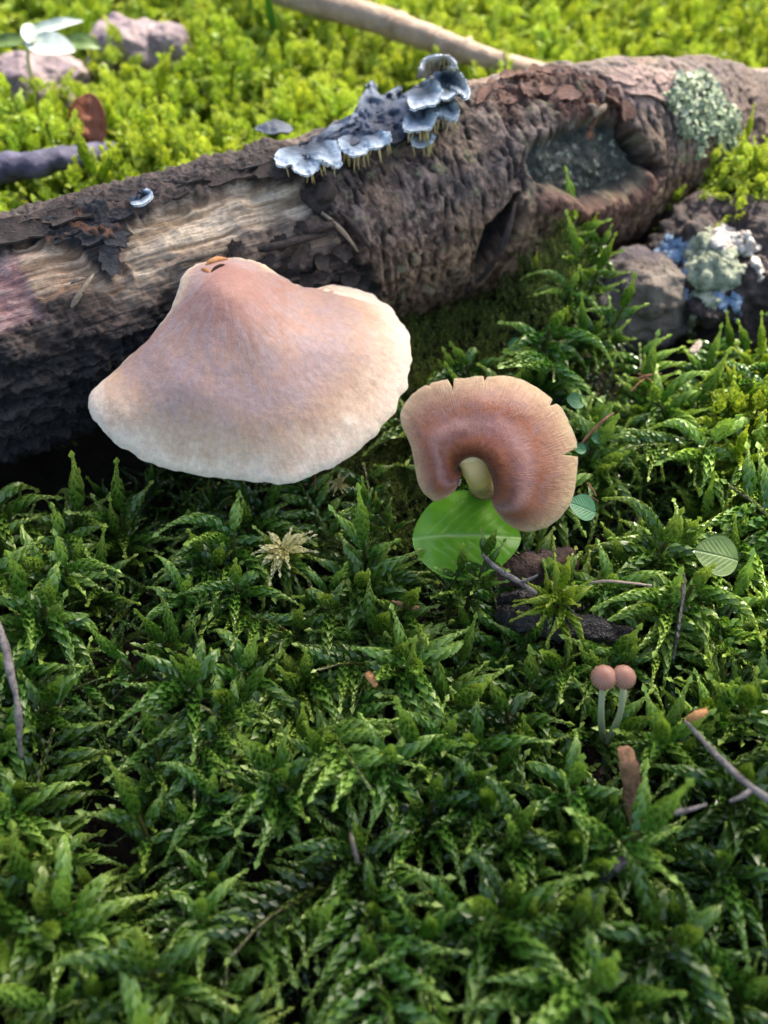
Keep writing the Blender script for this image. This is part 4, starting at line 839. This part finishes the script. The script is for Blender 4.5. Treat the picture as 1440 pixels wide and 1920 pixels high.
# ================================================================== lichen on the far end of the log
m_lich, nt, b = mat('pale_green_lichen', .8, .2); oi = attr(nt, 'fv'); setc(nt, b, ramp(nt, mth(nt, 'ADD', oi, mth(nt, 'MULTIPLY', nz(nt, 300, 3, .6, pos(nt)), .4)), [(.3, (.10, .15, .075)), (.7, (.25, .31, .19)), (1.1, (.50, .53, .38))]))
def lobes(name, label, region, n, mm, size, seed, lift=.1):
    r = np.random.default_rng(seed); poly = lpoly(region); s0, s1 = min(p[0] for p in poly), max(p[0] for p in poly); b0, b1 = min(p[1] for p in poly), max(p[1] for p in poly)
    VV, FF, AA, k0 = [], [], [], 0
    th = np.linspace(0, 6.283, 8, endpoint=False)
    while n > 0:
        s, bb = r.uniform(s0, s1), r.uniform(b0, b1)
        d = sdf(poly, np.array([s]), np.array([bb]))[0] + .5 * noise(np.array([[s * 1.6, bb * 1.6, seed]]))[0]
        if d > 0: continue
        n -= 1; p, nn, t = log_pt(np.array(s), np.array(bb / RB), np.array(lift + r.uniform(0, .28))); nn = nn + r.normal(0, .55, 3); nn /= np.linalg.norm(nn); a = np.cross(nn, r.normal(size=3)); a /= np.linalg.norm(a); c = np.cross(nn, a); z = size * r.uniform(.5, 1.3)
        rim = z * (1 + .3 * np.sin(th * 3 + r.uniform(0, 6)))
        pts = p + np.cos(th)[:, None] * a * rim[:, None] + np.sin(th)[:, None] * c * rim[:, None] + nn * (z * .35 * r.uniform(.2, 1)); VV.append(np.vstack([pts, p[None]])); FF += [(k0 + k, k0 + (k + 1) % 8, k0 + 8) for k in range(8)]
        q = r.uniform(.2, .9) * (1.15 - .5 * (bb - b0) / (b1 - b0)); AA += [q + .15] * 8 + [q - .1]; k0 += 9
    o = obj(name, mesh(name, np.vstack(VV), FF, mm, {'fv': AA})); return tag(o, label, 'lichen')
lobes('leafy_lichen', 'pale green frilly lichen hanging over the far end of the log', [(1240, 200), (1252, 168), (1290, 150), (1330, 165), (1360, 205), (1390, 280), (1350, 300), (1320, 262), (1300, 290), (1270, 250)], 1500, m_lich, .075, 4)
m_rsp, nt, b = mat('red_speck', .5, .4); b.inputs['Base Color'].default_value = (.22, .02, .02, 1)

# ================================================================== stones
def stone(name, label, c, rad, seed, mm, amp=.18, frq=.8, nth=150, nph=90, flat=0.0):
    th = np.linspace(0, 2 * np.pi, nth, endpoint=False); ph = np.linspace(0.001, np.pi - .001, nph); TH, PH = np.meshgrid(th, ph, indexing='ij')
    d = np.stack([np.cos(TH) * np.sin(PH), np.sin(TH) * np.sin(PH), np.cos(PH)], -1); rad = np.asarray(rad, float)
    n = amp * fbm(d * rad * frq + seed * 9.1, 5) + amp * .6 * np.abs(fbm(d * rad * frq * .6 + seed, 3)); V = np.asarray(c) + d * rad * (1 + n)[..., None]
    o = obj(name, mesh(name, V.reshape(-1, 3), grid_faces(nth, nph, True), mm)); tag(o, label, 'stone'); return o, V, d
m_stone, nt, b = mat('grey_brown_stone', .7, .4); p = pos(nt); n = nz(nt, 160, 6, .65, p)
setc(nt, b, mixc(nt, ramp(nt, nz(nt, 55, 3, .6, p), [(.42, (0, 0, 0)), (.6, (1, 1, 1))]), ramp(nt, n, [(.3, (.06, .045, .05)), (.65, (.17, .14, .15))]), ramp(nt, n, [(.3, (.14, .10, .07)), (.7, (.32, .27, .22))]))); bump(nt, b, mth(nt, 'ADD', n, nz(nt, 700, 5, .7, p)), .002)
m_stone2, nt, b = mat('dark_earthy_stone', .7, .4); p = pos(nt); n = nz(nt, 200, 6, .7, p)
setc(nt, b, ramp(nt, n, [(.3, (.018, .014, .014)), (.52, (.07, .05, .045)), (.68, (.20, .14, .11)), (.8, (.3, .24, .2))])); bump(nt, b, n, .0035)
c1 = at(1205, 560, .55); st1, V1, _ = stone('stone', 'smooth grey brown stone half sunk in moss beside the lichen stone', c1 + (.05, .9, -.75), (1.5, 1.3, 1.4), 2, m_stone, .17, 1.1)
c2 = at(1370, 545, .5); st2, V2, d2 = stone('stone', 'dark crumbly stone patched with blue and cream lichen', c2 + (.2, 1.5, -.7), (2.2, 2.1, 2.05), 5, m_stone2, .22, .9, 240, 150)
def crust(label, V, region, z, lift, mm, seed, edge=.5):
    """a lichen skin on the stone: the stone's own surface, raised, with a ragged outline"""
    nu, nv, _ = V.shape; poly = np.array(region, float); x, y = topx(V); du = np.roll(V, -1, 0) - np.roll(V, 1, 0); nn = np.cross(np.gradient(V, axis=1), du); nn /= np.linalg.norm(nn, axis=-1)[..., None] + 1e-9; nn *= np.sign((nn * (V - V.mean((0, 1)))).sum(-1).mean())
    face = ((CP - V) * nn).sum(-1) > -2
    m = -sdf(poly, x, y) / 40 + edge * fbm(V * 2.2 + seed, 4) - (~face) * 9; keep = m > 0
    if seed == 6: keep &= np.hypot(x - 1288, y - 606) < 30
    h = lift * sstep(-.02, .25, m) + .05 * fbm(V * 4 + seed, 3); T = V + nn * (h - .03)[..., None]
    F = [f for f in grid_faces(nu, nv, True) if all(keep[q // nv, q % nv] for q in f)]
    par = {}
    def root(q):
        while par.setdefault(q, q) != q: par[q] = par[par[q]]; q = par[q]
        return q
    for f in F:
        for q in f[1:]: par[root(q)] = root(f[0])
    cnt = {}
    for f in F: cnt[root(f[0])] = cnt.get(root(f[0]), 0) + 1
    best = max(cnt, key=cnt.get); F = [f for f in F if root(f[0]) == best]        # one patch, one piece
    used = sorted({q for f in F for q in f}); mp = {q: k for k, q in enumerate(used)}; vv = T.reshape(-1, 3)[used]
    o = obj('crust_lichen', mesh('crust_lichen', vv, [tuple(mp[q] for q in f) for f in F], mm)); tag(o, label, 'lichen'); return o
def lichmat(name, stops, sc=350):
    m, nt, b = mat(name, .85, .2); n = nz(nt, sc, 6, .7, pos(nt)); setc(nt, b, ramp(nt, n, stops)); bump(nt, b, n, .0025); return m
m_lb = lichmat('blue_lichen', [(.3, (.06, .10, .17)), (.5, (.24, .36, .52)), (.7, (.44, .54, .66))]); m_lc = lichmat('cream_green_lichen', [(.28, (.05, .05, .03)), (.45, (.32, .35, .24)), (.7, (.58, .60, .46))]); m_lw = lichmat('white_lichen', [(.3, (.3, .24, .2)), (.5, (.62, .56, .5)), (.7, (.82, .79, .74))])
crust('pale blue lichen strip down the left of the dark stone', V2, [(1236, 452), (1262, 438), (1290, 455), (1292, 520), (1286, 560), (1268, 550), (1262, 500), (1232, 482)], 1, .12, m_lb, 1)
crust('cream and green lichen crust over the middle of the dark stone', V2, [(1282, 448), (1300, 432), (1345, 440), (1385, 470), (1400, 500), (1392, 545), (1350, 575), (1320, 575), (1296, 560), (1290, 500)], 1, .12, m_lc, 2)
crust('blue lichen patch low on the dark stone', V2, [(1336, 560), (1370, 530), (1392, 560), (1388, 588), (1358, 598), (1338, 584)], 1, .14, m_lb, 3)
crust('white lichen crust on top of the dark stone', V2, [(1326, 470), (1345, 418), (1395, 420), (1420, 470), (1440, 500), (1425, 520), (1385, 470), (1350, 478)], 1, .16, m_lw, 4)
crust('pale grey lichen at the foot of the dark stone', V2, [(1270, 600), (1300, 580), (1312, 600), (1302, 630), (1280, 620)], 1, .12, m_lc, 6)
# far stones behind the log, at the left
m_ps, nt, b = mat('pinkish_stone', .75, .35); p = pos(nt); n = nz(nt, 120, 5, .65, p); setc(nt, b, ramp(nt, n, [(.3, (.10, .075, .10)), (.5, (.22, .165, .17)), (.7, (.34, .27, .25))])); bump(nt, b, n, .003)
c = at(235, 108, 1.3); stone('stone', 'rounded pinkish stone in the sunny moss behind the log', c + (0, 1.2, -.4), (1.8, 1.4, 1.2), 8, m_ps, .2, .75); c = at(55, 148, 1.2); stone('stone', 'flat mauve stone under the pale seedling', c + (0, .6, -.5), (1.8, 1.6, 1.0), 11, m_ps, .24, .8); c = at(310, 78, 1.8); stone('stone', 'small pale stone beside the rounded pinkish one', c + (0, .6, -.3), (.8, .7, .6), 13, m_ps, .2, 1.2, 60, 40)

# ================================================================== twigs, sticks and chips
def woodmat(name, d, l, sc=300, rough=.7, spec=.4, bd=.0015):
    m, nt, b = mat(name, rough, spec); p = pos(nt); n = nz(nt, sc, 5, .7, p); setc(nt, b, ramp(nt, n, [(.3, d), (.7, l)])); bump(nt, b, n, bd); return m
m_tan_w = woodmat('tan_branch_bark', (.22, .145, .10), (.40, .30, .215), 160); m_gt = woodmat('grey_twig', (.08, .065, .058), (.33, .285, .255), 500); m_dk = woodmat('dark_wet_wood', (.008, .007, .008), (.07, .055, .05), 220, .34, .6, .004); m_red = woodmat('red_brown_needle', (.16, .06, .03), (.34, .15, .08), 300); m_or = woodmat('orange_wood', (.34, .13, .035), (.62, .32, .12), 300); m_chip = woodmat('brown_wood_chip', (.10, .05, .022), (.36, .19, .09), 260); m_chip2 = woodmat('dark_bark_chip', (.03, .018, .014), (.13, .075, .05), 260); m_purp = woodmat('mauve_stick_bark', (.018, .018, .04), (.10, .09, .15), 160); m_ptw = woodmat('pinkish_twig', (.2, .12, .1), (.42, .3, .26), 300)
def stick(name, label, pts, rad, mm, cat, bmp=.25, nr=12, n=40, forks=(), knots=()):
    P = spline([at(*q) for q in pts], n); base = P[0] * (1, 1, 0); E = empty(name, base, label, cat)
    tk_ = .8 if cat in ('twig', 'needle') else 1.0
    v, f, _ = tube(P, tk_ * np.interp(np.linspace(0, 1, n), np.linspace(0, 1, len(rad)), rad), nr, bmp * 1.4, len(label), 1.6); obj('stem', mesh('stem', v, f, mm), E)
    for fp, fr in forks:
        Q = spline([at(*q) for q in fp], 16); v, f, _ = tube(Q, np.linspace(fr, fr * .4, 16), 8, bmp, 5, 3); obj('side_twig', mesh('side_twig', v, f, mm), E)
    for kq, kr in knots:
        i = int(kq * (n - 1)); th = np.linspace(0, 1, 5); Q = P[max(i - 1, 0)] + (P[min(i + 1, n - 1)] - P[max(i - 1, 0)]) * th[:, None]; v, f, _ = tube(Q, kr * np.array([.75, 1, 1.06, 1, .75]), nr, .3, i); obj('knot', mesh('knot', v, f, mm), E)
    return E
stick('fallen_branch', 'straight tan bare branch lying in the sunny moss behind the log', [(430, -60, 2.8), (560, -6, 2.8), (700, 34, 2.7), (790, 66, 2.6), (860, 92, 2.5), (940, 118, 2.3), (1040, 138, 1.6)], [.5, .48, .45, .42, .38, .33, .24], m_tan_w, 'branch', .05, 14, 60, knots=((.42, .455), (.56, .43), (.7, .395)))
stick('fallen_branch', 'thin pinkish branch running off behind the end of the log', [(1300, 160, 1.2), (1345, 150, 1.3), (1400, 143, 1.3), (1520, 136, 1.3)], [.2, .3, .26, .2], m_ptw, 'branch', .3)
stick('stick', 'dark mauve stick half buried in the moss left behind the log', [(-90, 345, 1.9), (0, 318, 2.0), (70, 308, 2.0), (150, 292, 1.9), (235, 278, 1.2)], [.42, .42, .38, .32, .18], m_purp, 'stick', .16, 14, 50)
stick('twig', 'short grey twig pointing at the big green leaf', [(904, 1040, 1.25), (935, 1068, 1.0), (975, 1092, .7), (1005, 1112, .45)], [.05, .07, .085, .09], m_gt, 'twig', .35, 8, 24, forks=(([(975, 1092, .7), (995, 1085, .8), (1008, 1078, .9)], .04),))
stick('twig', 'forked grey twig reaching in over the moss beside the orange chip', [(1285, 1352, 1.0), (1318, 1388, 1.15), (1352, 1425, 1.3), (1400, 1470, 1.5), (1475, 1520, 1.6)], [.035, .05, .055, .08, .09], m_gt, 'twig', .35, 8, 36, forks=(([(1410, 1480, 1.5), (1390, 1494, 1.5), (1368, 1502, 1.45)], .06),))
stick('twig', 'thin pale grey twig lying between the forked twig and brown chip', [(1228, 1530, 1.1), (1262, 1524, 1.25), (1300, 1516, 1.3), (1325, 1508, 1.3)], [.03, .05, .055, .03], m_gt, 'twig', .4, 8, 20)
stick('twig', 'bent grey twig standing on end at the left of the moss', [(-8, 1160, 1.7), (10, 1215, 1.5), (22, 1270, 1.3), (34, 1330, 1.0), (38, 1420, .3)], [.07, .085, .09, .08, .06], m_gt, 'twig', .3, 8, 30)
stick('twig', 'thin dark twig with grey lichen right of the wood chip', [(1282, 1075, .9), (1280, 1120, 1.0), (1272, 1180, 1.0), (1263, 1235, .6)], [.03, .045, .045, .03], m_dk, 'twig', .5, 8, 24)
stick('grass_stalk', 'dry tan grass stalk lying across the moss below the round leaf', [(1108, 1092, 1.0), (1150, 1090, 1.15), (1222, 1098, 1.05)], [.02, .028, .02], m_tan_w, 'stalk', .1, 6, 20)
stick('twig', 'tan twig leaning beside the curled mushroom', [(1078, 850, .3), (1100, 820, .6), (1135, 785, .9), (1150, 775, .8)], [.04, .05, .05, .03], m_chip, 'twig', .3, 8, 20)
for k, (a, c, z) in enumerate([((1188, 712), (1240, 700), .5), ((1195, 700), (1232, 722), .45), ((1100, 905), (1118, 930), .5), ((1182, 735), (1215, 705), .5), ((590, 885), (592, 918), .4), ((1085, 925), (1122, 940), .4)]):
    stick('needle', ['reddish needle lying on litter above the right-hand moss', 'crossed reddish needle on litter above the right-hand moss', 'reddish needle between the curled mushroom and the moss', 'dry needle leaning on the litter pile', 'red stalk below the rim of the large cap', 'reddish needle near the teal leaf'][k], [(*a, z), ((a[0] + c[0]) / 2, (a[1] + c[1]) / 2 - 2, z + .1), (*c, z)], [.02, .03, .015], m_red, 'needle', .2, 6, 12)
stick('wood_chip', 'small orange wood chip on the moss near the forked twig', [(1288, 1350, 1.15), (1305, 1342, 1.25), (1324, 1333, 1.25)], [.05, .08, .06], m_or, 'wood chip', .3, 8, 12)
def sliver(name, label, pts, w, th, mm, seed):
    """a flat, ragged strip of split wood"""
    n, q = 40, 9; P = spline([at(*a) for a in pts], n); T, A, Bn = frames(P); sd = np.cross(T, (0, -.6, .8)); sd /= np.linalg.norm(sd, axis=1)[:, None]; up = np.cross(sd, T)
    u = np.linspace(-1, 1, q); al = np.linspace(0, 1, n); ww = w * (.45 + .55 * np.sin(np.pi * np.clip(al * .9 + .06, 0, 1)) ** .5) * (1 + .3 * fbm(N3(al * 9, 0, seed), 3))
    X = P[:, None] + sd[:, None] * (u[None] * ww[:, None])[..., None]; h = .04 * fbm(N3(al[:, None] * 2, u[None] * 5, seed), 3); top = X + up[:, None] * (th * (1 - u ** 4)[None] + h)[..., None]; bot = X - up[:, None] * th
    F = grid_faces(n, q); m = n * q; ring = [i * q for i in range(n)] + [(n - 1) * q + k for k in range(1, q)] + [i * q + q - 1 for i in range(n - 2, -1, -1)] + [k for k in range(q - 2, 0, -1)]
    o = obj(name, mesh(name, np.vstack([top.reshape(-1, 3), bot.reshape(-1, 3)]), F + [tuple(m + k for k in f[::-1]) for f in F] + [(ring[k], ring[(k + 1) % len(ring)], m + ring[(k + 1) % len(ring)], m + ring[k]) for k in range(len(ring))], mm)); return tag(o, label, 'wood chip')
sliver('wood_chip', 'long brown strip of rotten wood standing in the moss', [(1172, 1402, .7), (1180, 1432, .75), (1186, 1468, .4), (1194, 1530, -.1), (1204, 1600, -.5)], .16, .05, m_chip, 3)
sliver('wood_chip', 'dark wet slab of wood lying in the moss gap', [(940, 1150, -.5), (985, 1162, -.15), (1050, 1172, -.1), (1120, 1182, -.15), (1195, 1204, -.5)], .28, .16, m_dk, 5)
sliver('wood_chip', 'dark brown bark chip behind the grey twig', [(935, 1075, -.5), (985, 1068, -.25), (1035, 1062, -.3), (1075, 1046, -.6)], .36, .12, m_chip2, 6)
sliver('wood_chip', 'thin dark plank end beneath the grey twig', [(935, 1125, -.6), (985, 1120, -.3), (1040, 1128, -.35), (1090, 1140, -.6)], .16, .1, m_dk, 8)
stick('wood_chip', 'tiny split wood fragment in the dark moss gap', [(735, 1128, .3), (760, 1136, .35), (785, 1140, .3)], [.04, .08, .04], m_chip, 'wood chip', .5, 8, 14)

m_flk = woodmat('pale_fragment', (.16, .11, .08), (.52, .44, .37), 700); m_blk = woodmat('black_chip_wood', (.006, .006, .008), (.03, .03, .034), 300, .4, .5)
for nm, lab, pts, w, mm, sd in (('wood_chip', 'tiny pale brown fragment standing in the lower moss', [(657, 1562, 1.0), (663, 1588, 1.0), (671, 1618, .7)], .03, m_flk, 21), ('wood_chip', 'small black chip below the brown wood strip', [(1128, 1650, .5), (1152, 1628, .8), (1172, 1612, .7)], .09, m_blk, 22),
                                ('wood_chip', 'tiny pale flake on the dark soil below the stones', [(1296, 662, .55), (1305, 652, .6), (1314, 640, .55)], .09, m_flk, 23), ('wood_chip', 'tiny tan bud scale among the shoots below the leaf', [(688, 1262, 1.2), (696, 1272, 1.25), (704, 1286, 1.1)], .06, m_or, 24), ('wood_chip', 'white flake stuck to the wet black side of the log', [(262, 660, 2.3), (272, 655, 2.35), (284, 648, 2.4)], .05, m_flk, 25)):
    sliver(nm, lab, pts, w, .02, mm, sd)

# ================================================================== small plants behind the log
broad_leaf('dead_leaf', 'curled reddish brown dead leaf upright in the sunny moss', at(169, 230, 2.3), (.1, .45, .9), (1, 0, -.1), (0, -.9, .45), 1.6, 1.1, m_bleaf, .25, .2, 3, .02)
E = empty('seedling', at(85, 200, -.5), 'silvery pale seedling with long leaves standing over the flat stone', 'plant')
v, f, al = tube(spline([at(88, 215, 0), at(66, 165, 1.3), at(52, 110, 2.4), at(60, 76, 3.2)], 20), np.linspace(.07, .05, 20), 8, .1); obj('stem', mesh('stem', v, f, m_tstem, {'al': al}), E)
def lf(c, ax, L, W, mm, s):
    o = broad_leaf('leaf', 'x', np.asarray(c), ax, np.cross((0, -.5, 1), ax), (0, -.5, 1), L, W, mm, .08, .06, s, .0); o.parent = E; o.location = tuple(-np.array(E.location)); del o['category'], o['label']; return o
lf(at(95, 52, 3.3), (1, .25, .2), 2.1, .45, m_wleaf, 1); lf(at(92, 84, 3.1), (1, -.2, -.1), 1.7, .85, m_wleaf, 2); lf(at(20, 78, 3.0), (-1, -.1, 0), 1.7, .5, m_leaf3, 3); lf(at(150, 80, 3.0), (1, -.1, -.1), 1.3, .6, m_leaf3, 4); lf(at(56, 62, 3.3), (-.3, 1, .4), .9, .5, m_wleaf, 5)
th = np.linspace(0, 1, 14); Pb = spline([at(514, 70, .8), at(508, 35, 2.6), at(502, 0, 4.2), at(494, -50, 5.6)], 14)
bl = np.stack([Pb + np.outer(.13 * np.sin(np.pi * np.clip(th * .9 + .1, 0, 1)), s * np.array([1, .2, 0])) for s in (-1, 0, 1)], 1); bl[:, 1] += (0, .03, -.02)
o = obj('grass_plant', mesh('grass_plant', np.vstack([bl.reshape(-1, 3), bl.reshape(-1, 3) + (0, .012, -.008)]), grid_faces(14, 3) + [tuple(42 + q for q in f[::-1]) for f in grid_faces(14, 3)], m_leaf2, {'vein': np.zeros(84)})); tag(o, 'single bluish green grass blade above the tan branch', 'grass')

# ================================================================== an unseen tree, added and shaped to cast shade on the mushrooms
SD = np.array(SUN_DIR); SP = np.array([SD[0] / SD[2], SD[1] / SD[2]])
def drop(x, y, z): return (x - SP[0] * z, y - SP[1] * z)          # where the sun's ray through a point meets the ground
edge_pts = [drop(a[0], a[1] + e, 4.2) for a, e in ((axis_at(s)[:3], ee) for s, ee in ((-14, 1.8), (-7, 1.8), (0, 1.7), (5, 1.6), (9, 1.5), (13, .9), (16, 0), (18.5, -1.2)))]
edge_pts += [tuple(at(*q)[:2]) for q in ((1250, 480, 0), (1170, 640, 0), (1240, 880, 0), (1370, 1080, 0), (1560, 1440, 0))]
SHADE = [(-150, -40)] + [(-70, edge_pts[0][1] - 30)] + edge_pts + [(20, -40), (10, -150), (-150, -150)]
m_needle, nt, b = mat('shade_tree_needles', .5, .4); c = ramp(nt, nz(nt, 20, 3, .6, pos(nt)), [(.3, (.02, .05, .012)), (.7, (.05, .10, .025))]); setc(nt, b, c); leafy(nt, b, c, .2)
m_trunk = barkmat('shade_tree_bark', (.05, .035, .025), (.16, .11, .08))
r = np.random.default_rng(77); VV, FF, k0 = [], [], 0
def spray(gx_, gy_, L, sz):
    global k0
    p = np.array([gx_, gy_, 0.0]) + SD * L; a = r.normal(size=3); a[2] *= .4; a /= np.linalg.norm(a); s = np.cross(a, SD + r.normal(0, .25, 3)); s /= np.linalg.norm(s)
    VV.append(np.array([p - a * sz, p + s * sz * .42, p + a * sz, p - s * sz * .42, p - a * sz * .3 + s * sz * .36, p + a * sz * .4 - s * sz * .34])); FF.append((k0, k0 + 5, k0 + 2, k0 + 1)); FF.append((k0, k0 + 3, k0 + 2, k0 + 4)); k0 += 6
n = 0
while n < 5200:
    gx_, gy_ = r.uniform(-60, 25), r.uniform(-45, 32)
    if sdf(SHADE, np.array([gx_]), np.array([gy_]))[0] < -.2 + .5 * r.normal(): spray(gx_, gy_, r.uniform(270, 340), r.uniform(2.2, 3.6) if sdf(SHADE, np.array([gx_]), np.array([gy_]))[0] < -3.5 else r.uniform(.9, 1.6)); n += 1
n = 0
while n < 5000:
    gx_, gy_ = r.uniform(-150, 20), r.uniform(-150, 10)
    if sdf(SHADE, np.array([gx_]), np.array([gy_]))[0] < -6: spray(gx_, gy_, r.uniform(260, 360), r.uniform(4, 8)); n += 1
TB = np.array([60.0, 320.0, -3.0]); E = empty('added_shade_tree', TB, 'unseen spruce added so that its boughs shade the mushrooms', 'tree')
obj('crown', mesh('crown', np.vstack(VV), FF, m_needle, None, False), E)
v, f, _ = tube(spline([TB, TB + (3, 2, 200), TB + (0, 4, 420), TB + (2, 0, 700)], 30), np.linspace(13, 7, 30), 16, .15, 3, .05); obj('trunk', mesh('trunk', v, f, m_trunk), E)
cc = np.array([-50, -50, 0]) + SD * 310
for dx, dz in ((0, 0), (-40, 12), (35, -8)):
    v, f, _ = tube(spline([TB + (0, 0, 300 + dz), (TB + (0, 0, 300 + dz) + cc + (dx, 40, 20)) / 2 + (0, 0, 15), cc + (dx, 0, 5)], 24), np.linspace(4, 1, 24), 10, .2, 4, .1); obj('limb', mesh('limb', v, f, m_trunk), E)
